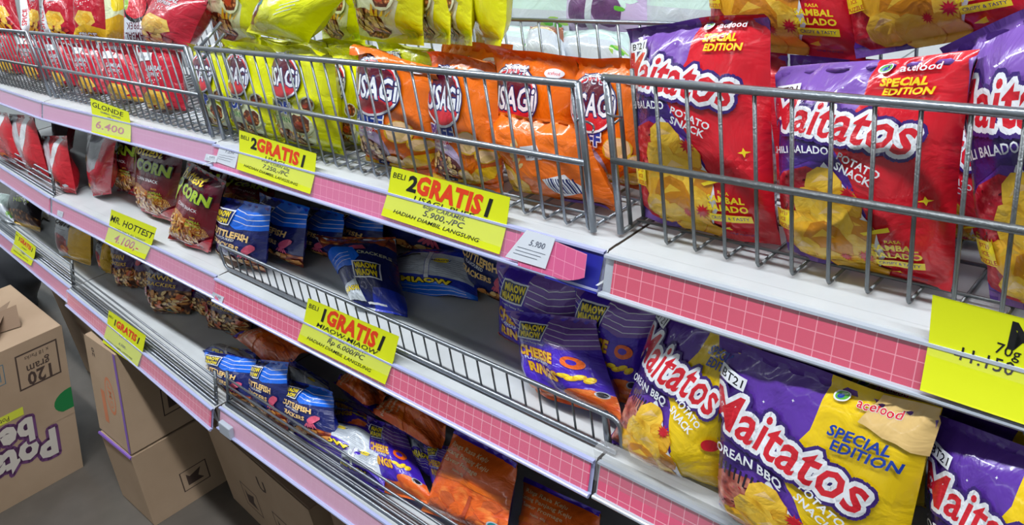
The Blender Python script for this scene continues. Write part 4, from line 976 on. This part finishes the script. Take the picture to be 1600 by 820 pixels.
# lemon-yellow popcorn bags
G = 'lemon-yellow popcorn bags standing in the basket'
bag('pop', [(343, 240, .665), (400, 262, .655), (368, 68, .690), (298, 60, .705)], .055, 'lemon-yellow popcorn bag at the left corner of the basket', CB, G, 41, .03, .9, .8)
bag('pop', [(385, 247, .665), (462, 272, .650), (434, 68, .680), (351, 56, .700)], .055, 'lemon-yellow popcorn bag second from the left, round logo behind the wires', CB, G, 42, .03, .9, .8)
bag('pop', [(452, 262, .665), (541, 268, .640), (522, 70, .665), (417, 54, .700)], .055, 'lemon-yellow popcorn bag with a pointed folded top, third from the left', CB, G, 43, .03, 1.2, .9)
bag('pop', [(536, 262, .690), (598, 290, .680), (582, 76, .70), (513, 68, .71)], .055, 'lemon-yellow popcorn bag partly hidden behind the first orange bag', CB, G, 44, .03, .8, .8)
for i, (x0, x1, yy, nm) in enumerate(((345, 430, .78, 'left'), (425, 510, .77, 'middle'), (500, 590, .78, 'right'), (590, 680, .80, 'rightmost'))):
    bag('pop', [(x0 + 25, 200 + .2 * (x0 - 345), yy), (x1 + 25, 212 + .2 * (x0 - 345), yy - .01), (x1, 50 + .05 * (x0 - 345), yy + .02), (x0, 46 + .05 * (x0 - 345), yy + .03)], .05, 'lemon-yellow bag in the second row, %s, only its folded top showing' % nm, CB, 'lemon-yellow bags in the second row', 45 + i, .03, 1.2)
G = 'lemon-yellow bags stacked on top'
bag('pop', [(336, 66, .775), (408, 74, .760), (405, -160, .80), (325, -150, .81)], .06, 'stacked popcorn bag at the left end of the upper row, popcorn picture in view', CB, G, 51, .04, 0, .7)
bag('popback', [(386, 50, .735), (478, 70, .700), (560, -20, .720), (440, -60, .765)], .075, 'popcorn bag lying on its side on top of the yellow bags', CB, G, 52, .10, 0, 1.2)
bag('pop', [(503, 66, .82), (572, 72, .80), (566, -150, .83), (500, -150, .84)], .05, 'shaded popcorn bag standing in the gap of the upper row', CB, G, 53)
bag('pop', [(560, 62, .745), (660, 72, .725), (668, -170, .76), (553, -170, .775)], .065, 'stacked popcorn bag with the lettering and popcorn bowl, above the first orange bag', CB, G, 54, .04, 0, .7)
bag('pop', [(655, 66, .80), (703, 70, .735), (712, -160, .77), (662, -160, .82)], .045, 'narrow-looking popcorn bag right of the one with the popcorn bowl', CB, G, 55, .05, 0, .7)
bag('pop', [(700, 68, .80), (736, 72, .735), (744, -160, .77), (708, -160, .82)], .045, 'narrow-looking popcorn bag, second from the right end of the upper row', CB, G, 56, .05, 0, .7)
bag('popback', [(740, 66, .80), (790, 72, .735), (800, -160, .77), (745, -160, .82)], .05, 'popcorn bag at the right end of the upper row, crumpled film', CB, G, 57, .05, 0, 1.3)
# red bags on the left
G = 'red chip bags standing in the left basket'
LB = ['fourth from the right', 'third from the right', 'second from the right', 'rightmost']
for i, (cs, a_) in enumerate((([(62, 165, .680), (100, 178, .665), (68, 62, .69), (22, 52, .70)], 'red1'), ([(105, 178, .675), (143, 190, .660), (112, 70, .685), (72, 62, .70)], 'red0'),
        ([(146, 192, .670), (190, 204, .655), (158, 76, .685), (112, 66, .70)], 'red0'), ([(192, 204, .670), (248, 222, .655), (212, 84, .685), (158, 72, .70)], 'red2'),
        ([(248, 222, .672), (312, 236, .652), (282, 80, .68), (215, 72, .70)], 'red0'), ([(20, 148, .685), (60, 163, .670), (22, 52, .69), (-22, 42, .70)], 'red1'))):
    bag(a_, cs, .055, 'red chip bag standing behind the wires, ' + ['sixth from the right', 'fourth from the right', 'third from the right', 'second from the right', 'nearest the yellow bags', 'at the left edge of the photo'][i if i else 0] if i else 'red chip bag standing behind the wires, fifth from the right', CB, G, 61 + i, .03, .5, .9)
for i in range(5):
    x = -40 + 62 * i
    bag('red0', [(x + 25, 110 + 7 * i, .80), (x + 80, 120 + 7 * i, .79), (x + 66, 45 + 4 * i, .80), (x + 2, 38 + 4 * i, .81)], .06, 'red bag of the hidden second row in the left basket', CB, 'hidden red bags', 161 + i)
G = 'red chip bags piled on top'
bag('red0', [(225, 72, .735), (292, 82, .685), (330, 0, .72), (262, -40, .78)], .09, 'large red chip bag lying on the pile beside the yellow bags, potato picture showing', CB, G, 71, .08, 0, 1.3)
bag('geprek', [(193, 70, .72), (238, 74, .70), (238, -30, .76), (192, -20, .78)], .05, 'red bag with an upside-down white panel and a bowl picture', CB, G, 72, .04, 0, .8)
bag('clearyellow', [(166, 64, .75), (200, 66, .73), (200, -30, .77), (160, -24, .79)], .05, 'clear-topped yellowish bag left of the bowl picture', CB, G, 73, .06, 0, 1.2)
bag('red2', [(118, 62, .73), (168, 66, .70), (170, -30, .75), (112, -20, .78)], .06, 'crumpled red bag with grey-white lettering in the piled row', CB, G, 74, .08, 0, 1.4)
bag('red1', [(70, 58, .73), (122, 62, .70), (118, -20, .75), (66, -14, .78)], .06, 'crumpled pale-pink and red bag in the piled row', CB, G, 75, .08, 0, 1.4)
bag('red1', [(34, 52, .73), (66, 58, .70), (60, -20, .75), (30, -14, .78)], .05, 'upright red bag with tall white lettering in the piled row', CB, G, 76, .06)
bag('red1', [(-10, 46, .73), (34, 52, .70), (20, -20, .75), (-20, -20, .78)], .06, 'red bag at the upper left corner of the photo', CB, G, 77, .06)
# middle shelf, left
G = 'maroon corn snack bags'
bag('corn', [(218, 330, .606), (273, 345, .600), (288, 236, .625), (212, 215, .640)], .05, 'maroon corn snack bag standing upright in the middle of the three', CB, G, 81, .03, 0, .8)
bag('corn', [(266, 372, .578), (330, 394, .566), (352, 284, .600), (293, 250, .625)], .05, 'maroon corn snack bag nearest the shelf edge, leaning, with a wrapped top', CB, G, 82, .05, 0, 1.2)
bag('corn', [(186, 298, .655), (220, 306, .645), (225, 205, .66), (170, 190, .68)], .05, 'maroon corn snack bag farthest left of the three, partly covered', CB, G, 83, .03)
bag('corn', [(300, 330, .70), (345, 345, .69), (362, 250, .70), (305, 235, .72)], .05, 'maroon corn snack bag behind, only its golden top showing under the rail', CB, G, 84, .03)
bag('twotone', [(98, 300, .590), (120, 304, .575), (103, 212, .60), (64, 212, .62)], .05, 'red and silver bag leaning beside the end of the wire rail', CB, 'red and white bags', 85, .04, 0, 1.3)
bag('redwhite', [(146, 306, .605), (172, 303, .590), (182, 212, .61), (134, 204, .63)], .05, 'grey-topped red bag standing alone on the middle shelf', CB, 'red and white bags', 86, .04, 0, 1.)
bag('twotone', [(46, 272, .60), (80, 285, .59), (52, 180, .61), (12, 178, .63)], .05, 'red bag with a silver stripe behind the wire rail, second from the left edge', CB, 'red and white bags', 87, .04, 0, 1.)
bag('twotone', [(5, 250, .59), (42, 268, .58), (12, 176, .60), (-25, 170, .62)], .05, 'red bag with a white stripe behind the wire rail at the left edge', CB, 'red and white bags', 88, .04, 0, 1.)
bag('redwhite', [(90, 262, .70), (130, 275, .69), (120, 190, .70), (80, 185, .71)], .05, 'dark shaded bag behind the leaning red and silver bag', CB, 'red and white bags', 89, .04, 0, 1.)
# middle shelf, centre
G = 'blue cuttlefish cracker bags on the middle shelf'
bag('cuttle', [(348, 424, .578), (422, 450, .568), (425, 322, .59), (341, 306, .60)], .045, 'bright blue cracker bag standing at the left end behind the low fence', CB, G, 91, .04, 0, 1.)
bag('cuttle', [(412, 405, .64), (474, 424, .625), (482, 325, .64), (405, 300, .66)], .045, 'shaded blue cracker bag directly behind the front blue one', CB, G, 92, .03)
bag('cuttle', [(460, 405, .69), (536, 425, .68), (540, 335, .70), (465, 318, .71)], .045, 'dark blue cracker bag third in the receding row', CB, G, 93, .03)
bag('cuttle', [(515, 415, .74), (605, 432, .73), (600, 335, .75), (520, 320, .76)], .045, 'dark blue cracker bag fourth in the receding row', CB, G, 94, .03)
bag('cuttle', [(565, 425, .79), (738, 462, .78), (738, 235, .81), (575, 215, .82)], .05, 'dark brown-picture cracker bag in the deep shade above the lying bags', CB, G, 95, .03)
bag('cuttle', [(735, 490, .75), (820, 520, .73), (820, 345, .75), (730, 320, .76)], .05, 'dark blue cracker bag in shade left of the violet bags', CB, G, 96, .03)
bag('lying', [(556, 482, .585), (640, 500, .625), (618, 370, .72), (492, 368, .665)], .065, 'blue cracker bag lying on its back across the middle shelf by the fence', CB, G, 97, .07, 0, 1.3)
bag('backb', [(612, 500, .66), (752, 492, .705), (748, 388, .775), (622, 392, .745)], .05, 'cracker bag lying face down, white printed back panels up', CB, G, 98, .05, 0, 1.2)
bag('corn', [(345, 330, .66), (425, 350, .64), (432, 285, .72), (360, 275, .73)], .03, 'brown clear-film bag lying on top of the blue cracker bags', CB, None, 99, .05, 0, 1.3)
G = 'violet cheese ring bags on the middle shelf'
bag('ring', [(836, 618, .588), (978, 660, .582), (928, 500, .625), (796, 484, .640)], .055, 'bright violet cheese ring bag in front, leaning behind the fence', CB, G, 101, .05, 0, 1.7, .6)
bag('ring', [(792, 586, .66), (905, 618, .65), (905, 436, .67), (777, 408, .68)], .05, 'violet cheese ring bag behind, its logo showing above the front one', CB, G, 102, .04)
bag('ring', [(895, 606, .635), (1000, 640, .62), (1030, 475, .65), (900, 440, .67)], .05, 'violet cheese ring bag in shade, right of the front one', CB, G, 103, .04)
bag('ring', [(905, 560, .74), (1010, 590, .73), (1015, 430, .75), (905, 410, .76)], .05, 'violet cheese ring bag in the back row under the rail joint', CB, G, 104, .04)
G = 'purple and yellow chip bags on the middle shelf'
bag('bbq', [(958, 722, .575), (1148, 790, .560), (1200, 436, .600), (1042, 400, .625)], .07, 'purple and yellow chip bag with grilled meat picture, left of the three', CB, G, 111, .05, 0, 1.6, .5)
bag('bbq', [(1130, 900, .545), (1400, 1010, .535), (1466, 642, .560), (1126, 520, .590)], .075, 'large purple and yellow chip bag lit from above, in the middle of the three', CB, G, 112, .03, 0, 1.6, .4)
bag('bbq', [(1450, 1010, .545), (1700, 1100, .535), (1760, 760, .560), (1452, 642, .590)], .075, 'purple chip bag in the lower right corner of the photo', CB, G, 113, .04, 0, 1., .4)
bag('bbq', [(1200, 800, .66), (1440, 860, .65), (1462, 612, .66), (1190, 545, .68)], .06, 'dark chip bag standing in shade behind the large purple one', CB, G, 114, .03)
bag('bbq', [(1460, 830, .66), (1680, 880, .65), (1700, 690, .66), (1470, 625, .68)], .06, 'dark chip bag standing in shade behind the corner one', CB, G, 115, .03)
# bottom shelf, left
G = 'crunchy snack bags at the back of the bottom shelf'
bag('noodle', [(240, 489, .558), (300, 490, .600), (300, 420, .62), (222, 408, .60)], .05, 'dark purple snack bag with noodle-like pieces, nearest the shelf edge', CB, G, 121, .03)
bag('noodle', [(186, 446, .560), (214, 450, .580), (214, 382, .60), (170, 380, .58)], .045, 'dark purple snack bag with a grey side, left of the noodle one', CB, G, 122, .03)
bag('noodle1', [(214, 448, .62), (245, 458, .61), (248, 388, .63), (210, 380, .64)], .045, 'dark snack bag squeezed between two purple ones', CB, G, 123, .03)
bag('noodle1', [(294, 480, .640), (335, 500, .630), (335, 440, .65), (285, 425, .66)], .045, 'clear snack bag with brown pieces behind the noodle one', CB, G, 124, .03)
bag('noodle', [(326, 512, .640), (392, 530, .615), (398, 462, .64), (322, 440, .66)], .05, 'clear snack bag of knobbly brown pieces under the rail joint', CB, G, 125, .04)
bag('noodle', [(392, 540, .70), (470, 560, .69), (470, 480, .70), (392, 460, .71)], .05, 'shaded snack bag behind the pile of blue bags', CB, G, 126, .04)
bag('tomato', [(94, 399, .560), (143, 415, .570), (143, 355, .60), (85, 336, .59)], .05, 'silver and gold chip bag with a red picture standing on the bottom shelf', CB, None, 127, .04)
bag('tomato', [(158, 423, .57), (174, 428, .60), (176, 378, .62), (150, 370, .60)], .04, 'golden chip bag seen edge-on beside the silver and gold one', CB, None, 128, .04)
bag('tomato', [(44, 372, .60), (92, 380, .62), (88, 340, .68), (66, 332, .66)], .05, 'yellow and brown bag lying behind the far left wire rail', CB, None, 129, .04)
bag('brown', [(12, 345, .56), (62, 362, .60), (72, 300, .68), (16, 285, .64)], .06, 'dark green-brown bag slumped at the left end of the bottom shelf', CB, None, 130, .06)
bag('pale', [(-12, 338, .53), (22, 350, .52), (26, 308, .58), (0, 300, .60)], .05, 'crumpled grey-white bag at the left edge behind the wire rail', CB, None, 131, .06, 0, 1.5)
# bottom shelf, pile in the middle bay
G = 'blue cracker bags in the pile on the bottom shelf'
bag('cuttle', [(346, 620, .495), (398, 640, .500), (402, 556, .535), (316, 545, .515)], .05, 'blue cracker bag at the left end of the pile, white back folded over its top', CB, G, 141, .05, 1.2, 1.2)
bag('backb', [(326, 575, .525), (396, 590, .52), (402, 548, .575), (322, 540, .575)], .035, 'blue and white film bag lying over the first cracker bag of the pile', CB, G, 142, .05, 0, 1.3)
bag('cuttle', [(399, 648, .505), (452, 672, .505), (448, 566, .540), (396, 560, .545)], .045, 'blue cracker bag standing second in the pile', CB, G, 143, .03, 0, 1.)
bag('cuttle', [(454, 682, .495), (526, 698, .495), (522, 612, .540), (447, 590, .540)], .05, 'blue striped cracker bag third in the pile, tilted', CB, G, 144, .05, 0, 1.3)
bag('backb', [(458, 618, .530), (530, 642, .530), (512, 596, .575), (448, 556, .575)], .04, 'blue bag with a white triangular back panel behind the third', CB, G, 145, .05, 0, 1.2)
G = 'orange-backed ring bags in the pile'
bag('orangeback', [(425, 578, .54), (488, 548, .60), (432, 506, .64), (362, 524, .575)], .04, 'orange film bag lying on the left of the pile over the blue bags', CB, G, 146, .08, 0, 1.3)
bag('orangeback', [(578, 640, .555), (612, 620, .61), (545, 580, .64), (520, 598, .59)], .035, 'orange film bag in the middle of the pile, under the promotion card', CB, G, 147, .08, 0, 1.3)
bag('orangeback', [(683, 706, .545), (704, 660, .60), (606, 616, .62), (575, 642, .56)], .04, 'long orange film bag lying under the rail right of the middle one', CB, G, 148, .06, 0, 1.3)
bag('orangeback', [(660, 800, .50), (790, 850, .50), (812, 724, .57), (712, 668, .58)], .05, 'orange film bag with white text lines at the lower right of the pile', CB, G, 149, .04, 0, 1.2)
bag('orangeback', [(800, 870, .51), (930, 930, .51), (940, 800, .58), (820, 745, .59)], .05, 'orange film bag at the right end of the pile', CB, G, 150, .04, 0, 1.2)
G = 'violet bags in the pile'
bag('ring', [(512, 682, .53), (592, 690, .54), (588, 640, .60), (514, 618, .59)], .04, 'violet bag half buried in the middle of the pile', CB, G, 151, .06, 0, 1.3)
bag('backp', [(470, 712, .485), (585, 745, .485), (588, 662, .55), (466, 652, .54)], .055, 'violet bag with white printed back panels lying at the front of the pile', CB, G, 152, .07, 0, 1.3)
bag('ring', [(590, 770, .49), (680, 790, .50), (632, 672, .57), (572, 648, .56)], .05, 'violet bag standing diagonally right of the white-panelled one', CB, G, 153, .05, 0, 1.4)
bag('backp', [(640, 730, .53), (692, 745, .54), (676, 690, .60), (628, 676, .59)], .04, 'violet bag with a pale back panel under the orange ones', CB, G, 154, .06, 0, 1.3)
bag('backp', [(530, 735, .480), (600, 770, .480), (612, 700, .53), (540, 676, .53)], .045, 'violet bag lying between the white-panelled bag and the diagonal one', CB, G, 158, .06, 0, 1.3)
bag('ring', [(680, 770, .52), (740, 790, .53), (716, 700, .58), (660, 690, .57)], .04, 'violet bag wedged beside the orange bag with white text lines', CB, G, 159, .05, 0, 1.3)
bag('noodle', [(620, 640, .72), (720, 660, .72), (720, 590, .74), (620, 570, .74)], .05, 'shaded brown bag at the back of the bottom shelf behind the pile', CB, None, 157, .05)

# ------------------------------------------------------------------ cartons on the floor
def face_art(w_, h_, dark=False): return Art(h_ / w_, 'cardboard', 'cardboard', nu=2, nv=4, sv=.02)
def carton(bot, top, label, faces=(), group='cartons under the bottom shelf', mat='cardboard', tape=None):
    """bot/top: four corners each, ccw seen from above starting at the front-left (x low, y low)"""
    bot = [np.array(b, float) for b in bot]; top = [np.array(b, float) for b in top]
    base = sum(bot) / 4
    root = empty('cardboard_box', base, label, 'box', group)
    MB().hexa(bot, top).build('carton', mat, root, bevel=.004)
    for (i, j, a) in faces:
        C = [bot[i], bot[j], top[j], top[i]]; n = np.cross(C[1] - C[0], C[3] - C[0]); n /= np.linalg.norm(n)
        C = [c + n * .0008 for c in C]; o = printed('printed_side', a, C, 0, 1, 0, 0, 0, 0, thick=.0004, split=False)
        o.parent = root; o.location = Vector(o.location) - Vector(root.location)
    for (p, q, wd) in tape or ():
        p, q = np.array(p), np.array(q); MB().tube([p, q], wd, 6).build('tape', 'tape_purple', root)
    return root
def symbol_frame(a, x, y, w2, h2, m='ink_brown', t=.006):
    a.rect(m, x - w2, y - h2, x + w2, y + h2); a.rect('cardboard', x - w2 + t, y - h2 + t, x + w2 - t, y + h2 - t)
# the big potato chips carton in front, upside down
def spud():
    a = Art(.86, 'cardboard', 'cardboard', nu=2, nv=4, sv=.02)   # x = along the shelf depth (0 near aisle .. 1 near shelf)
    symbol_frame(a, .84, .70, .12, .10, 'ink_brown', .009); a.text('ink_brown', '120', .84, .645, .10, 3.14, .03); a.text('ink_brown', 'gram', .84, .715, .065, 3.14, .015); a.text('ink_brown', 'x 18 Packs', .84, .765, .032, 3.14, .006)
    symbol_frame(a, .58, .735, .075, .055, 'ink_teal', .004)
    for i in range(10): a.rect('ink_teal', .52 + .012 * i, .70, .525 + .012 * i, .77)
    a.ell('leaf_print', .99, .43, .10, .065, 0, 20); a.rect('cardboard', .8, .34, 1.0, .375)
    a.rect('print_yellow', .34, .47, .72, .515); a.text('ink_brown', 'Potato Chips', .54, .492, .038, 3.14, .006)
    a.text('print_white', 'Pota', .68, .24, .20, 3.14, .05, outline='ink_purple', ow=.09); a.text('print_white', 'bee', .62, .375, .18, 3.14, .05, outline='ink_purple', ow=.09)
    return a
T = np.array([-2.28, .413, .40]); Bt = np.array([-2.245, .318, .0]); dx = np.array([-.46, 0, 0]); dy = np.array([0, -.44, 0])
potato_box = carton([Bt + dx + dy, Bt + dy, Bt, Bt + dx], [T + dx + dy, T + dy, T, T + dx], 'large cardboard carton standing upside down on the floor, white outlined lettering on its side', [(1, 2, spud())], None)
fl = MB(); fz = .403
fl.quad((-2.55, .30, fz), (-2.42, .22, fz), (-2.36, .28, fz + .02), (-2.50, .36, fz + .035)); fl.quad((-2.42, .22, fz), (-2.38, .34, fz), (-2.44, .36, fz + .04), (-2.46, .24, fz + .03))
tag(fl.build('torn_flap', 'cardboard_dark', loc=(-2.45, .3, fz)), 'torn crumpled strip of cardboard lying on the large carton', 'cardboard scrap')
# carton with the oval mark, its lower neighbour, and those behind
def oval(dark=False):
    a = Art(1.25, 'cardboard', 'cardboard', nu=2, nv=4, sv=.02); a.ell('ink_orange', .62, .62, .15, .24, .1, 24); a.ell('cardboard', .62, .62, .12, .20, .1, 24); a.text('ink_orange', 'GMP', .62, .62, .16, 1.57, .01)
    a.text('ink_brown', '20', .25, 1.08, .12, 1.57, .02); a.rect('ink_orange', .30, .2, .42, .62); a.rect('tape_purple', .93, 0, 1, 1.25)
    return a
def symbols():
    a = Art(.62, 'cardboard', 'cardboard', nu=2, nv=4, sv=.02)
    for x in (.30, .62, .88): symbol_frame(a, x, .20, .085, .085, 'ink_brown', .007); a.poly('ink_brown', [(x - .05, .15), (x + .05, .15), (x + .02, .19), (x + .045, .25), (x - .03, .22), (x - .05, .25)])
    a.text('ink_brown', 'U', .52, .45, .12); return a
P2 = np.array([-1.915, .425, .426]); Q2 = np.array([-1.86, .365, .195]); ex = np.array([-.19, -.005, 0]); ey = np.array([.0, .42, 0])
carton([Q2 + ex, Q2, Q2 + ey, Q2 + ex + ey], [P2 + ex, P2, P2 + ey, P2 + ex + ey], 'carton with an orange oval mark and purple tape, under the bottom shelf', [(0, 1, oval()), (1, 2, symbols())])
Q3 = np.array([-1.83, .345, .0]); P3 = np.array([-1.855, .36, .190])
carton([Q3 + ex, Q3, Q3 + ey, Q3 + ex + ey], [P3 + ex, P3, P3 + ey, P3 + ex + ey], 'carton on the floor beneath the one with the oval mark, purple tape along its edge', [(1, 2, symbols())], tape=[(P3 + ex + np.array([0, -.001, -.004]), P3 + np.array([0, .001, -.002]), .004)])
ex2 = np.array([-.22, 0, 0])
Q4 = np.array([-2.14, .455, .0]); P4 = np.array([-2.16, .47, .40])
carton([Q4 + ex2, Q4, Q4 + ey * .9, Q4 + ex2 + ey * .9], [P4 + ex2, P4, P4 + ey * .9, P4 + ex2 + ey * .9], 'tall carton squeezed between the large one and the one with the oval mark')
Q5 = np.array([-2.50, .52, .0]); P5 = np.array([-2.52, .52, .36])
carton([Q5 + ex2 * 1.3, Q5, Q5 + ey * .8, Q5 + ex2 * 1.3 + ey * .8], [P5 + ex2 * 1.3, P5, P5 + ey * .8, P5 + ex2 * 1.3 + ey * .8], 'small carton under the far left end of the bottom shelf')
Q6 = np.array([-1.25, .50, .0]); P6 = np.array([-1.26, .50, .25]); ex6 = np.array([-.50, .02, 0])
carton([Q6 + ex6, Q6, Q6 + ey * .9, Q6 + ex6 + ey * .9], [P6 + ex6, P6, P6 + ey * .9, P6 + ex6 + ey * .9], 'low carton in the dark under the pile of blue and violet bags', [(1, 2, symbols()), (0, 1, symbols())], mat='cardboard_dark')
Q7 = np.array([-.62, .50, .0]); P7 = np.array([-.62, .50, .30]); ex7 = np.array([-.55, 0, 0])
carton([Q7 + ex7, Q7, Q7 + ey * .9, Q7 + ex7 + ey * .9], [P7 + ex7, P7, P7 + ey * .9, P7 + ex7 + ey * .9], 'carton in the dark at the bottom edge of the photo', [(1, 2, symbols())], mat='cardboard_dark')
bm = bmesh.new(); bmesh.ops.create_icosphere(bm, subdivisions=4, radius=1.0)
for v in bm.verts:
    p = v.co.copy(); k = 1 + .34 * float(vnoise(np.array([p.x * 2 + 5]), np.array([p.y * 2 + p.z * 2]), 4)[0]) + .12 * float(vnoise(np.array([p.x * 6 + 5]), np.array([p.y * 6 + p.z * 5]), 8)[0])
    v.co = Vector((p.x * .34 * k, p.y * .22 * k, max(max(p.z, -.7) * .17 * k, -.12) + .12 + .07 * max(0, p.z) ** 6))
for f in bm.faces: f.smooth = True
me = bpy.data.meshes.new('bin_bag'); bm.to_mesh(me); bm.free(); me.materials.append(MATS['dark_sack'])
o = bpy.data.objects.new('bin_bag', me); COL.objects.link(o); o.location = (-3.65, .42, 0); tag(o, 'dark slumped sack on the floor beyond the cartons, far left', 'sack')
